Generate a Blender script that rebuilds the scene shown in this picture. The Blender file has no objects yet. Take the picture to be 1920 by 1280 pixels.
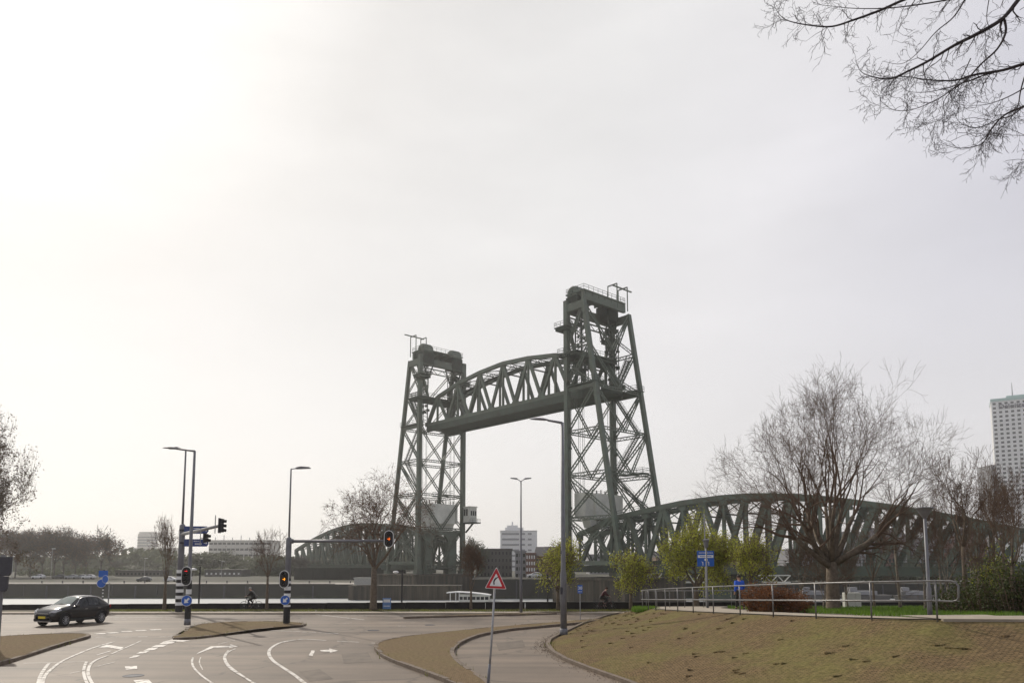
import bpy, bmesh, math, random
from mathutils import Vector, Matrix
R = math.radians
random.seed(11)
SC = bpy.context.scene
COL = SC.collection
# ------------------------------------------------------------------ camera
TH = R(5.7); FP = 1390.0; EYE = 3.6
cd = bpy.data.cameras.new('camera'); cam = bpy.data.objects.new('camera', cd); COL.objects.link(cam)
cam.location = (0, 0, EYE); cam.rotation_euler = (math.pi/2+TH, 0, 0)
cd.sensor_width = 36; cd.lens = 36*FP/1920; cd.shift_y = (916-640)/1920
cd.clip_start = 0.1; cd.clip_end = 9000
SC.camera = cam
# ------------------------------------------------------------------ sky and sun
SUN_AZ, SUN_EL = R(-38), R(40)
SD = Vector((math.sin(SUN_AZ)*math.cos(SUN_EL), math.cos(SUN_AZ)*math.cos(SUN_EL), math.sin(SUN_EL)))
wd = bpy.data.worlds.new('World'); SC.world = wd; wd.use_nodes = True
nt = wd.node_tree; nt.nodes.clear()
N = nt.nodes.new; L = nt.links.new
out = N('ShaderNodeOutputWorld'); bg = N('ShaderNodeBackground'); bg.inputs['Strength'].default_value = 0.1
sky = N('ShaderNodeTexSky'); sky.sky_type = 'NISHITA'; sky.sun_disc = False
sky.sun_elevation = SUN_EL; sky.sun_rotation = SUN_AZ
sky.air_density = 1.0; sky.dust_density = 2.0
tc = N('ShaderNodeTexCoord')
dp = N('ShaderNodeVectorMath'); dp.operation = 'DOT_PRODUCT'; dp.inputs[1].default_value = SD
L(tc.outputs['Generated'], dp.inputs[0])
cr = N('ShaderNodeValToRGB'); L(dp.outputs['Value'], cr.inputs[0])
e = cr.color_ramp.elements
e[0].position = 0.0; e[0].color = (.48, .50, .62, 1)
e[1].position = 1.0; e[1].color = (.84, .84, .83, 1)
for p, c in ((.45, (.645, .64, .715)), (.64, (.82, .805, .83)), (.80, (.80, .79, .785)), (.93, (.72, .71, .70))):
    q = e.new(p); q.color = c+(1,)
mp = N('ShaderNodeMapping'); mp.inputs['Scale'].default_value = (1.3, 1.3, 4.5); mp.inputs['Rotation'].default_value = (0, .5, .3)
L(tc.outputs['Generated'], mp.inputs[0])
ns = N('ShaderNodeTexNoise'); ns.inputs['Scale'].default_value = 2.1; ns.inputs['Detail'].default_value = 6; ns.inputs['Roughness'].default_value = .55
L(mp.outputs[0], ns.inputs['Vector'])
mr = N('ShaderNodeMapRange'); mr.inputs[1].default_value = .3; mr.inputs[2].default_value = .7; mr.inputs[3].default_value = 9.0; mr.inputs[4].default_value = 10.3
L(ns.outputs['Fac'], mr.inputs[0])
ml = N('ShaderNodeVectorMath'); ml.operation = 'SCALE'; L(cr.outputs[0], ml.inputs[0]); L(mr.outputs[0], ml.inputs['Scale'])
sx = N('ShaderNodeSeparateXYZ'); L(tc.outputs['Generated'], sx.inputs[0])
hz = N('ShaderNodeMapRange'); hz.interpolation_type = 'SMOOTHSTEP'; hz.inputs[1].default_value = 0.0; hz.inputs[2].default_value = .55; hz.inputs[3].default_value = .75; hz.inputs[4].default_value = 0.0
L(sx.outputs['Z'], hz.inputs[0])
hm = N('ShaderNodeMix'); hm.data_type = 'RGBA'; L(hz.outputs[0], hm.inputs[0]); L(ml.outputs[0], hm.inputs[6]); hm.inputs[7].default_value = (8.9, 8.66, 8.45, 1)
mx = N('ShaderNodeMix'); mx.data_type = 'RGBA'; mx.inputs[0].default_value = .93
L(sky.outputs[0], mx.inputs[6]); L(hm.outputs[2], mx.inputs[7])
L(mx.outputs[2], bg.inputs[0]); L(bg.outputs[0], out.inputs[0])
sl = bpy.data.lights.new('sun', 'SUN'); sl.energy = 3.0; sl.angle = R(0.6); sl.color = (1, .93, .82)
so = bpy.data.objects.new('sun', sl); COL.objects.link(so)
so.rotation_euler = (-SD).to_track_quat('-Z', 'Y').to_euler()
SC.view_settings.view_transform = 'Standard'; SC.view_settings.look = 'None'
SC.view_settings.exposure = 0.07; SC.view_settings.gamma = 1.0; SC.view_settings.use_curve_mapping = False
SC.render.engine = 'CYCLES'
SC.cycles.use_denoising = True
SC.cycles.max_bounces = 6; SC.cycles.volume_bounces = 1; SC.cycles.transparent_max_bounces = 12
# ------------------------------------------------------------------ helpers
def Wp(px, py, D):
    """a photo measurement (pixel, metres ahead) as a world point"""
    r = (px-960)/FP; u = (916-py)/FP
    dx, dy, dz = r, math.cos(TH)-u*math.sin(TH), math.sin(TH)+u*math.cos(TH)
    t = D/dy
    return Vector((dx*t, D, EYE+dz*t))
def Gp(px, py, z=0.0):
    r = (px-960)/FP; u = (916-py)/FP
    dx, dy, dz = r, math.cos(TH)-u*math.sin(TH), math.sin(TH)+u*math.cos(TH)
    t = (z-EYE)/dz
    return Vector((dx*t, dy*t, z))
class MB:
    def __init__(s): s.v = []; s.f = []
    def add(s, vs, fs):
        b = len(s.v); s.v.extend([tuple(x) for x in vs]); s.f.extend([tuple(b+i for i in f) for f in fs])
        return s
    def box(s, c, d, rz=0.0, M=None):
        x, y, z = d[0]/2, d[1]/2, d[2]/2
        vs = [Vector(p) for p in ((-x,-y,-z),(x,-y,-z),(x,y,-z),(-x,y,-z),(-x,-y,z),(x,-y,z),(x,y,z),(-x,y,z))]
        m = M if M is not None else Matrix.Rotation(rz, 3, 'Z')
        vs = [m @ p + Vector(c) for p in vs]
        return s.add(vs, [(0,3,2,1),(4,5,6,7),(0,1,5,4),(1,2,6,5),(2,3,7,6),(3,0,4,7)])
    def bar(s, a, b, w, h=None, up=(0,0,1)):
        a = Vector(a); b = Vector(b); h = h or w; d = b-a
        if d.length < 1e-6: return s
        d.normalize(); u = Vector(up)
        if abs(d.dot(u)) > .98: u = Vector((1,0,0)) if abs(d.x) < .9 else Vector((0,1,0))
        sd = d.cross(u).normalized(); u = sd.cross(d).normalized()
        vs = []
        for p in (a, b):
            for i, j in ((-1,-1),(1,-1),(1,1),(-1,1)): vs.append(p+sd*i*w/2+u*j*h/2)
        return s.add(vs, [(3,2,1,0),(4,5,6,7),(0,1,5,4),(1,2,6,5),(2,3,7,6),(3,0,4,7)])
    def tube(s, pts, rs, n=6, cap=True):
        pts = [Vector(p) for p in pts]
        if not isinstance(rs, (list, tuple)): rs = [rs]*len(pts)
        b = len(s.v); m = len(pts); ref = None
        for i, p in enumerate(pts):
            d = (pts[min(i+1, m-1)]-pts[max(i-1, 0)])
            if d.length < 1e-9: d = Vector((0,0,1))
            d.normalize()
            if ref is None:
                ref = d.cross(Vector((0,0,1)))
                if ref.length < .1: ref = Vector((1,0,0))
            ref = (ref-d*ref.dot(d))
            if ref.length < 1e-6: ref = d.orthogonal()
            ref.normalize(); o = d.cross(ref)
            for k in range(n):
                a = 2*math.pi*k/n
                q = p+(ref*math.cos(a)+o*math.sin(a))*rs[i]
                s.v.append((q.x, q.y, q.z))
        for i in range(m-1):
            for k in range(n):
                k2 = (k+1) % n
                s.f.append((b+i*n+k, b+i*n+k2, b+(i+1)*n+k2, b+(i+1)*n+k))
        if cap:
            s.f.append(tuple(b+k for k in reversed(range(n)))); s.f.append(tuple(b+(m-1)*n+k for k in range(n)))
        return s
    def prism(s, pts, ext):
        """closed polygon (3D points) extruded along ext"""
        pts = [Vector(p) for p in pts]; n = len(pts); e_ = Vector(ext)
        vs = pts+[p+e_ for p in pts]
        return s.add(vs, [tuple(reversed(range(n))), tuple(range(n, 2*n))]+[(i, (i+1) % n, n+(i+1) % n, n+i) for i in range(n)])
    def lathe(s, c, prof, n=16, ax='z', M=None):
        """prof: (radius, height) list"""
        b = len(s.v)
        for r, h in prof:
            for k in range(n):
                a = 2*math.pi*k/n
                q = Vector((r*math.cos(a), r*math.sin(a), h))
                if M is not None: q = M @ q
                q = q+Vector(c); s.v.append(tuple(q))
        for i in range(len(prof)-1):
            for k in range(n):
                k2 = (k+1) % n
                s.f.append((b+i*n+k, b+i*n+k2, b+(i+1)*n+k2, b+(i+1)*n+k))
        s.f.append(tuple(b+k for k in reversed(range(n)))); s.f.append(tuple(b+(len(prof)-1)*n+k for k in range(n)))
        return s
    def lattice(s, a, b, w, t=.14, pitch=None, nrm=(0,0,1)):
        """two flanges with zigzag lacing between them"""
        a = Vector(a); b = Vector(b); d = (b-a); ln = d.length; d.normalize()
        o = d.cross(Vector(nrm)).normalized()*w/2
        t *= 1.4; s.bar(a+o, b+o, t); s.bar(a-o, b-o, t)
        n = max(2, int(ln/(pitch or w*1.3)))
        for i in range(n):
            p = a+d*ln*i/n; q = a+d*ln*(i+1)/n; sg = 1 if i % 2 else -1
            s.bar(p+o*sg, q-o*sg, t*.45)
        return s
    def build(s, name, m, parent=None, smooth=False, loc=None, bevel=0):
        me = bpy.data.meshes.new(name); me.from_pydata(s.v, [], s.f); me.update()
        if smooth: me.polygons.foreach_set('use_smooth', [True]*len(me.polygons))
        me.materials.append(m)
        o = bpy.data.objects.new(name, me); COL.objects.link(o)
        if parent: o.parent = parent
        if loc is not None: o.location = loc
        if bevel:
            bv = o.modifiers.new('bevel', 'BEVEL'); bv.width = bevel; bv.segments = 2; bv.limit_method = 'ANGLE'
        return o
def tag(o, label=None, cat=None, group=None, kind=None):
    if label: o['label'] = label
    if cat: o['category'] = cat
    if group: o['group'] = group
    if kind: o['kind'] = kind
    return o
def thing(name, label, cat, loc=(0,0,0), rz=0, group=None):
    o = bpy.data.objects.new(name, None); COL.objects.link(o); o.location = loc; o.rotation_euler = (0,0,rz)
    return tag(o, label, cat, group)
def copy_tree(o, parent=None):
    c = o.copy(); COL.objects.link(c)
    if parent: c.parent = parent
    for ch in list(o.children): copy_tree(ch, c)
    return c
# ------------------------------------------------------------------ materials
def mat(name, col, rough=.7, metal=0.0, var=.25, scale=4.0, bump=0.0, col2=None, detail=5, spec=.4, coat=0.0, obj=False):
    m = bpy.data.materials.new(name); m.use_nodes = True
    t = m.node_tree; b = t.nodes['Principled BSDF']
    b.inputs['Roughness'].default_value = rough; b.inputs['Metallic'].default_value = metal
    b.inputs['Specular IOR Level'].default_value = spec
    if coat: b.inputs['Coat Weight'].default_value = coat; b.inputs['Coat Roughness'].default_value = .05
    c = t.nodes.new('ShaderNodeTexCoord'); n_ = t.nodes.new('ShaderNodeTexNoise')
    n_.inputs['Scale'].default_value = scale; n_.inputs['Detail'].default_value = detail; n_.inputs['Roughness'].default_value = .62
    t.links.new(c.outputs['Object'], n_.inputs['Vector'])
    r_ = t.nodes.new('ShaderNodeValToRGB'); t.links.new(n_.outputs['Fac'], r_.inputs[0])
    c2 = col2 or tuple(x*(1-var) for x in col)
    c1 = tuple(min(1, x*(1+var*.6)) for x in col) if not col2 else col
    r_.color_ramp.elements[0].position = .32; r_.color_ramp.elements[0].color = c2+(1,)
    r_.color_ramp.elements[1].position = .68; r_.color_ramp.elements[1].color = c1+(1,)
    t.links.new(r_.outputs[0], b.inputs['Base Color'])
    if bump:
        bp = t.nodes.new('ShaderNodeBump'); bp.inputs['Strength'].default_value = bump; bp.inputs['Distance'].default_value = .05
        n2 = t.nodes.new('ShaderNodeTexNoise'); n2.inputs['Scale'].default_value = scale*6; n2.inputs['Detail'].default_value = 4
        t.links.new(c.outputs['Object'], n2.inputs['Vector']); t.links.new(n2.outputs['Fac'], bp.inputs['Height']); t.links.new(bp.outputs[0], b.inputs['Normal'])
    return m
def emit(name, col, st):
    m = bpy.data.materials.new(name); m.use_nodes = True; b = m.node_tree.nodes['Principled BSDF']
    b.inputs['Base Color'].default_value = col+(1,); b.inputs['Emission Color'].default_value = col+(1,); b.inputs['Emission Strength'].default_value = st
    return m
M = {}
M['steel'] = mat('green_bridge_steel', (.084,.114,.086), .55, col2=(.068,.074,.052), scale=.5, bump=.1, detail=9)
M['steel2'] = mat('green_bridge_steel_dark', (.042,.064,.046), .65, col2=(.036,.040,.028), scale=.5)
M['hood'] = mat('pale_green_hood_steel', (.13,.155,.125), .6, col2=(.085,.10,.078), scale=.6)
M['cweight'] = mat('counterweight_concrete', (.56,.56,.50), .8, var=.22, scale=.3, bump=.2)
M['concrete'] = mat('concrete', (.36,.34,.30), .85, var=.3, scale=.8, bump=.2)
M['pole'] = mat('grey_painted_pole', (.15,.15,.16), .45, var=.2, scale=3)
M['galv'] = mat('galvanised_steel', (.30,.30,.30), .42, metal=.5, var=.25, scale=8)
M['railgrey'] = mat('weathered_rail_steel', (.17,.165,.16), .38, metal=.3, var=.3, scale=8)
M['black'] = mat('black_paint', (.015,.014,.015), .5, var=.2)
M['white'] = mat('white_paint', (.72,.72,.70), .5, var=.12)
M['darkgrey'] = mat('dark_grey_back', (.045,.045,.055), .6, var=.2)
M['blue'] = mat('sign_blue', (.015,.10,.42), .4, var=.1)
M['navy'] = mat('direction_sign_blue', (.02,.045,.17), .4, var=.1)
M['red'] = mat('sign_red', (.45,.012,.02), .4, var=.12)
M['glass'] = mat('dark_glass', (.015,.018,.02), .1, var=.1, spec=.45)
M['bark'] = mat('bark', (.13,.10,.07), .9, var=.4, scale=6, bump=.5)
M['barklt'] = mat('pale_bark', (.20,.17,.13), .9, var=.4, scale=6, bump=.3)
M['twig'] = mat('twigs', (.115,.075,.05), .9, var=.3, scale=3)
M['farbark'] = mat('far_bark', (.09,.08,.07), .9, var=.3, scale=1)
M['budtree'] = mat('swelling_buds', (.13,.09,.05), .8, col2=(.06,.04,.025), scale=1.5)
M['bud'] = mat('brown_buds', (.22,.13,.075), .8, col2=(.12,.07,.045), scale=1.5)
def leafmat(name, a, b, sc=1.2):
    m = mat(name, a, .6, col2=b, scale=sc)
    t = m.node_tree; p = t.nodes['Principled BSDF']
    tr = t.nodes.new('ShaderNodeBsdfTranslucent'); mxs = t.nodes.new('ShaderNodeMixShader'); mxs.inputs[0].default_value = .4
    rp = [n for n in t.nodes if n.type == 'VALTORGB'][0]
    t.links.new(rp.outputs[0], tr.inputs[0]); t.links.new(p.outputs[0], mxs.inputs[1]); t.links.new(tr.outputs[0], mxs.inputs[2])
    t.links.new(mxs.outputs[0], t.nodes['Material Output'].inputs[0]); return m
M['leaf_spring'] = leafmat('spring_leaves', (.44,.44,.055), (.20,.225,.03))
M['leaf_dark'] = leafmat('evergreen_leaves', (.085,.10,.022), (.025,.035,.010))
M['leaf_far'] = leafmat('far_leaves', (.09,.10,.05), (.045,.055,.03), .2)
M['leaf_brown'] = leafmat('copper_hedge_leaves', (.22,.085,.025), (.08,.032,.014), 2)
M['grass'] = leafmat('grass_blades', (.14,.25,.02), (.06,.11,.012), .5)
M['grassdry'] = leafmat('verge_grass', (.19,.21,.04), (.07,.07,.02), .5)
# asphalt with fine aggregate, patches and tyre-worn bands
def asphalt():
    m = mat('asphalt', (.158,.122,.090), .60, var=.2, scale=.22, spec=.28)
    t = m.node_tree; b = t.nodes['Principled BSDF']
    c = [n for n in t.nodes if n.type == 'TEX_COORD'][0]
    rp = [n for n in t.nodes if n.type == 'VALTORGB'][0]
    f = t.nodes.new('ShaderNodeTexNoise'); f.inputs['Scale'].default_value = 28; f.inputs['Detail'].default_value = 3
    t.links.new(c.outputs['Object'], f.inputs['Vector'])
    v = t.nodes.new('ShaderNodeMapping'); v.inputs['Scale'].default_value = (.10, .9, 1); v.inputs['Rotation'].default_value = (0,0,.12)
    t.links.new(c.outputs['Object'], v.inputs[0])
    g = t.nodes.new('ShaderNodeTexNoise'); g.inputs['Scale'].default_value = 1.1; g.inputs['Detail'].default_value = 4
    t.links.new(v.outputs[0], g.inputs['Vector'])
    a = t.nodes.new('ShaderNodeMapRange'); a.inputs[1].default_value = .3; a.inputs[2].default_value = .7; a.inputs[3].default_value = .72; a.inputs[4].default_value = 1.22
    t.links.new(g.outputs[0], a.inputs[0])
    a2 = t.nodes.new('ShaderNodeMapRange'); a2.inputs[1].default_value = .3; a2.inputs[2].default_value = .7; a2.inputs[3].default_value = .8; a2.inputs[4].default_value = 1.2
    t.links.new(f.outputs[0], a2.inputs[0])
    mm = t.nodes.new('ShaderNodeMath'); mm.operation = 'MULTIPLY'; t.links.new(a.outputs[0], mm.inputs[0]); t.links.new(a2.outputs[0], mm.inputs[1])
    sc_ = t.nodes.new('ShaderNodeVectorMath'); sc_.operation = 'SCALE'; t.links.new(rp.outputs[0], sc_.inputs[0]); t.links.new(mm.outputs[0], sc_.inputs['Scale'])
    vo = t.nodes.new('ShaderNodeTexVoronoi'); vo.feature = 'DISTANCE_TO_EDGE'; vo.inputs['Scale'].default_value = .16
    wv = t.nodes.new('ShaderNodeVectorMath'); wv.operation = 'MULTIPLY_ADD'; wv.inputs[1].default_value = (2.2,2.2,0)
    t.links.new(g.outputs['Color'], wv.inputs[0]); t.links.new(c.outputs['Object'], wv.inputs[2]); t.links.new(wv.outputs[0], vo.inputs['Vector'])
    vr = t.nodes.new('ShaderNodeMapRange'); vr.inputs[1].default_value = 0; vr.inputs[2].default_value = .012; vr.inputs[3].default_value = .55; vr.inputs[4].default_value = 1.0
    t.links.new(vo.outputs['Distance'], vr.inputs[0])
    s3_ = t.nodes.new('ShaderNodeVectorMath'); s3_.operation = 'SCALE'; t.links.new(sc_.outputs[0], s3_.inputs[0]); t.links.new(vr.outputs[0], s3_.inputs['Scale'])
    t.links.new(s3_.outputs[0], b.inputs['Base Color'])
    bp = t.nodes.new('ShaderNodeBump'); bp.inputs['Strength'].default_value = .25; bp.inputs['Distance'].default_value = .01
    t.links.new(f.outputs[0], bp.inputs['Height']); t.links.new(bp.outputs[0], b.inputs['Normal'])
    return m
M['asphalt'] = asphalt()
def bricks(name, c1, c2, mortar, sx, rough=.9, moss=None, bump=.6):
    m = bpy.data.materials.new(name); m.use_nodes = True; t = m.node_tree; b = t.nodes['Principled BSDF']; b.inputs['Roughness'].default_value = rough
    b.inputs['Specular IOR Level'].default_value = .06
    c = t.nodes.new('ShaderNodeTexCoord')
    wn = t.nodes.new('ShaderNodeTexNoise'); wn.inputs['Scale'].default_value = .7; wn.inputs['Detail'].default_value = 3
    t.links.new(c.outputs['Object'], wn.inputs['Vector'])
    vm = t.nodes.new('ShaderNodeVectorMath'); vm.operation = 'MULTIPLY_ADD'; vm.inputs[1].default_value = (.25,.25,0)
    t.links.new(wn.outputs['Color'], vm.inputs[0]); t.links.new(c.outputs['Object'], vm.inputs[2])
    k = t.nodes.new('ShaderNodeTexBrick'); k.inputs['Scale'].default_value = sx; k.inputs['Mortar Size'].default_value = .03
    k.inputs['Brick Width'].default_value = .42; k.inputs['Row Height'].default_value = .21
    k.inputs['Color1'].default_value = c1+(1,); k.inputs['Color2'].default_value = c2+(1,); k.inputs['Mortar'].default_value = mortar+(1,)
    t.links.new(vm.outputs[0], k.inputs['Vector'])
    n_ = t.nodes.new('ShaderNodeTexNoise'); n_.inputs['Scale'].default_value = .35; n_.inputs['Detail'].default_value = 6; n_.inputs['Roughness'].default_value = .65
    t.links.new(c.outputs['Object'], n_.inputs['Vector'])
    mr_ = t.nodes.new('ShaderNodeMapRange'); mr_.inputs[1].default_value = .42; mr_.inputs[2].default_value = .68; mr_.inputs[3].default_value = 0; mr_.inputs[4].default_value = .75
    t.links.new(n_.outputs[0], mr_.inputs[0])
    mi = t.nodes.new('ShaderNodeMix'); mi.data_type = 'RGBA'; t.links.new(mr_.outputs[0], mi.inputs[0]); t.links.new(k.outputs['Color'], mi.inputs[6])
    mi.inputs[7].default_value = (moss or mortar)+(1,)
    f = t.nodes.new('ShaderNodeTexNoise'); f.inputs['Scale'].default_value = 9; f.inputs['Detail'].default_value = 4; t.links.new(c.outputs['Object'], f.inputs['Vector'])
    a2 = t.nodes.new('ShaderNodeMapRange'); a2.inputs[1].default_value = .3; a2.inputs[2].default_value = .7; a2.inputs[3].default_value = .7; a2.inputs[4].default_value = 1.25
    t.links.new(f.outputs[0], a2.inputs[0])
    s2 = t.nodes.new('ShaderNodeVectorMath'); s2.operation = 'SCALE'; t.links.new(mi.outputs[2], s2.inputs[0]); t.links.new(a2.outputs[0], s2.inputs['Scale'])
    t.links.new(s2.outputs[0], b.inputs['Base Color'])
    bp = t.nodes.new('ShaderNodeBump'); bp.inputs['Strength'].default_value = bump; bp.inputs['Distance'].default_value = .03
    ad = t.nodes.new('ShaderNodeMath'); ad.operation = 'MULTIPLY_ADD'; ad.inputs[1].default_value = 1.2
    t.links.new(f.outputs[0], ad.inputs[0]); t.links.new(k.outputs['Fac'], ad.inputs[2])
    iv = t.nodes.new('ShaderNodeMath'); iv.operation = 'SUBTRACT'; t.links.new(f.outputs[0], iv.inputs[0]); t.links.new(k.outputs['Fac'], iv.inputs[1])
    t.links.new(iv.outputs[0], bp.inputs['Height']); t.links.new(bp.outputs[0], b.inputs['Normal'])
    return m
M['slope'] = bricks('mossy_brick_slope', (.20,.136,.070), (.15,.104,.056), (.075,.057,.033), 2.6, moss=(.15,.142,.045), bump=.9)
M['paving'] = bricks('island_brick_paving', (.20,.14,.08), (.165,.118,.07), (.10,.075,.045), 3.0, moss=(.15,.12,.06), bump=.2)
M['slab'] = mat('path_concrete', (.31,.265,.205), .8, var=.2, scale=1.5, bump=.15)
M['kerb'] = mat('kerb_concrete', (.15,.115,.085), .85, var=.3, scale=2.5, bump=.3)
M['paint'] = mat('worn_road_paint', (.66,.62,.56), .6, col2=(.24,.20,.16), scale=3.5, detail=10)
M['paint'].node_tree.nodes['Color Ramp'].color_ramp.elements[0].position = .40
M['paint'].node_tree.nodes['Color Ramp'].color_ramp.elements[1].position = .50
# water
def water():
    m = bpy.data.materials.new('river_water'); m.use_nodes = True; t = m.node_tree; b = t.nodes['Principled BSDF']
    b.inputs['Base Color'].default_value = (.30,.31,.30,1); b.inputs['Roughness'].default_value = .68; b.inputs['Specular IOR Level'].default_value = 1.0
    c = t.nodes.new('ShaderNodeTexCoord'); n_ = t.nodes.new('ShaderNodeTexNoise'); n_.inputs['Scale'].default_value = 1.1; n_.inputs['Detail'].default_value = 6; n_.inputs['Roughness'].default_value = .6
    t.links.new(c.outputs['Object'], n_.inputs['Vector'])
    bp = t.nodes.new('ShaderNodeBump'); bp.inputs['Strength'].default_value = 1.0; bp.inputs['Distance'].default_value = .16
    t.links.new(n_.outputs[0], bp.inputs['Height']); t.links.new(bp.outputs[0], b.inputs['Normal']); return m
M['water'] = water()
M['soil'] = mat('bank_soil', (.10,.085,.055), .95, var=.3, scale=.5, bump=.4)
M['farground'] = mat('far_promenade', (.34,.31,.27), .85, var=.2, scale=.1)
M['fargrass'] = mat('far_verge', (.06,.058,.04), .95, var=.3, scale=.1)
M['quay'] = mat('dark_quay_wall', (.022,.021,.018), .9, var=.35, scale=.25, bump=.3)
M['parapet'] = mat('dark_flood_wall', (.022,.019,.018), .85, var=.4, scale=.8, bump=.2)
def stained():
    m = mat('stained_pier_concrete', (.095,.078,.055), .9, col2=(.018,.017,.014), scale=1.0, bump=.2)
    t = m.node_tree; c = [n for n in t.nodes if n.type == 'TEX_COORD'][0]; n_ = [n for n in t.nodes if n.type == 'TEX_NOISE'][0]
    v = t.nodes.new('ShaderNodeMapping'); v.inputs['Scale'].default_value = (.8,.8,.06); t.links.new(c.outputs['Object'], v.inputs[0]); t.links.new(v.outputs[0], n_.inputs['Vector']); return m
M['pier'] = stained()
# ------------------------------------------------------------------ ground, water, far bank
WZ = -5.9
g = MB(); g.add([(-700,-60,0),(700,-60,0),(700,61,0),(-700,61,0),(-700,61,WZ-1),(700,61,WZ-1)], [(0,1,2,3),(3,2,5,4)])
tag(g.build('ground', M['asphalt']), kind='structure')
g = MB(); g.add([(-4000,60.5,WZ),(4000,60.5,WZ),(4000,256,WZ),(-4000,256,WZ)], [(0,1,2,3)])
tag(g.build('water', M['water']), kind='structure')
# far bank: quay on three lines, promenade, rising ground to the horizon
def land(x0, x1, yq, zt, pm='farground'):
    a = MB(); a.add([(x0,yq,zt),(x1,yq,zt),(x1,yq+12,zt+.5),(x0,yq+12,zt+.5)], [(0,1,2,3)])
    tag(a.build('promenade', M[pm]), kind='structure')
    a = MB(); a.add([(x0,yq+12,zt+.5),(x1,yq+12,zt+.5),(x1,yq+60,-1.3),(x0,yq+60,-1.3)], [(0,1,2,3)])
    tag(a.build('far_road', M['fargrass']), kind='structure')
    a = MB(); a.box(((x0+x1)/2, yq-.4, (zt+.35+WZ-1)/2), (x1-x0, .8, zt+.35-WZ+1))
    return a
def quay(x0, x1, yq, zt, label, pm='farground'):
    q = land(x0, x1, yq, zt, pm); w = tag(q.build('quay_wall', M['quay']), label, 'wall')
    xa, xb = max(x0, -150), min(x1, 170)
    c = MB(); n = int((xb-xa)/6)
    for k in range(n): c.box((xa+6*k+3, yq-.45, zt+.42), (5.94, 1.0, .3))
    c.build('coping', M['copestone'], w)
    c = MB()
    for k in range(n): c.box((xa+6*k+.2, yq-.92, (zt+WZ)/2), (.35, .24, zt-WZ)) if k % 2 == 0 else c.box((xa+6*k, yq-.9, (zt+WZ)/2+.3), (.12, .16, zt-WZ-.6))
    c.build('fender_timbers', M['darkgrey'], w)
    c = MB(); c.box(((xa+xb)/2, yq-.86, WZ+.35), (xb-xa, .1, .9)); c.build('waterline_stain', M['algae'], w)
    return w
M['copestone'] = mat('coping_stone', (.17,.155,.13), .85, var=.3, scale=.4)
M['algae'] = mat('algae_stain', (.022,.028,.014), .8, var=.4, scale=.5)
quay(-2500, -43, 203, -2.5, 'long low dark quay wall on the far left bank of the river')
quay(-43, -11, 250, -1.6, 'quay wall set back behind the left bridge tower', 'fargrass')
quay(-11, 40, 200.5, -1.1, 'taller dark quay wall beyond the white tour boat', 'fargrass')
quay(40, 2500, 203, -2.3, 'dark quay wall seen under the right bridge span', 'fargrass')
b0 = None
for k in range(16):
    x = -128+k*5.6; t = MB().lathe((0,0,0), [(.2,0),(.17,.1),(.15,.45),(.24,.5),(.24,.6),(.1,.68)], 10).build('bollard', M['black']) if b0 is None else b0.copy()
    if b0 is None: b0 = t
    else: COL.objects.link(t)
    t.location = (x, 203.4, -2.15+.3); tag(t, 'black mooring bollard on the coping of the far left quay', 'bollard', 'mooring bollards on the far left quay')
g = MB(); g.add([(-5000,262,-1.32),(5000,262,-1.32),(5000,6000,-1.2),(-5000,6000,-1.2)], [(0,1,2,3)])
tag(g.build('terrain', M['fargrass']), kind='structure')
# flood wall along the near quay
w = MB()
for i in range(60):
    x0 = -110+i*3.0
    hw_ = .42+.22*min(1, max(0, (x0+42)/40))
    w.box((x0+1.49, 56.7, hw_/2), (2.96, .38, hw_+.01*(i % 3)))
    w.box((x0+1.49, 56.7, hw_+.0), (2.98, .46, .07))
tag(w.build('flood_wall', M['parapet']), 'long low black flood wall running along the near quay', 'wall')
# pavement and verge in front of the wall
g = MB(); g.add([(-110,52.9,.10),(9.5,52.9,.10),(9.5,54.3,.10),(-110,54.3,.10)], [(0,1,2,3)])
for k in range(119): g.box((-109.5+k, 52.82, .045), (.985, .16, .13))
tag(g.build('pavement', M['slab']), kind='structure')
g = MB(); g.add([(-30,54.3,.09),(24,54.3,.09),(24,56.5,.14),(-30,56.5,.14)], [(0,1,2,3)])
g.add([(-110,54.3,.09),(-30,54.3,.09),(-30,56.5,.09),(-110,56.5,.09)], [(0,1,2,3)])
tag(g.build('verge', M['soil']), kind='structure')
def blades(regions, h, name, m):
    b = MB()
    for (fn, n) in regions:
        for _ in range(n):
            x, y, z = fn()
            a = random.random()*math.pi; hh = h*random.uniform(.4, 1.1); dx, dy = math.cos(a)*.02, math.sin(a)*.02
            lx, ly = random.uniform(-.5,.5)*hh, random.uniform(-.5,.5)*hh
            b.add([(x-dx,y-dy,z),(x+dx,y+dy,z),(x+lx,y+ly,z+hh)], [(0,1,2)])
    return tag(b.build(name, m), kind='stuff')
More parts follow.
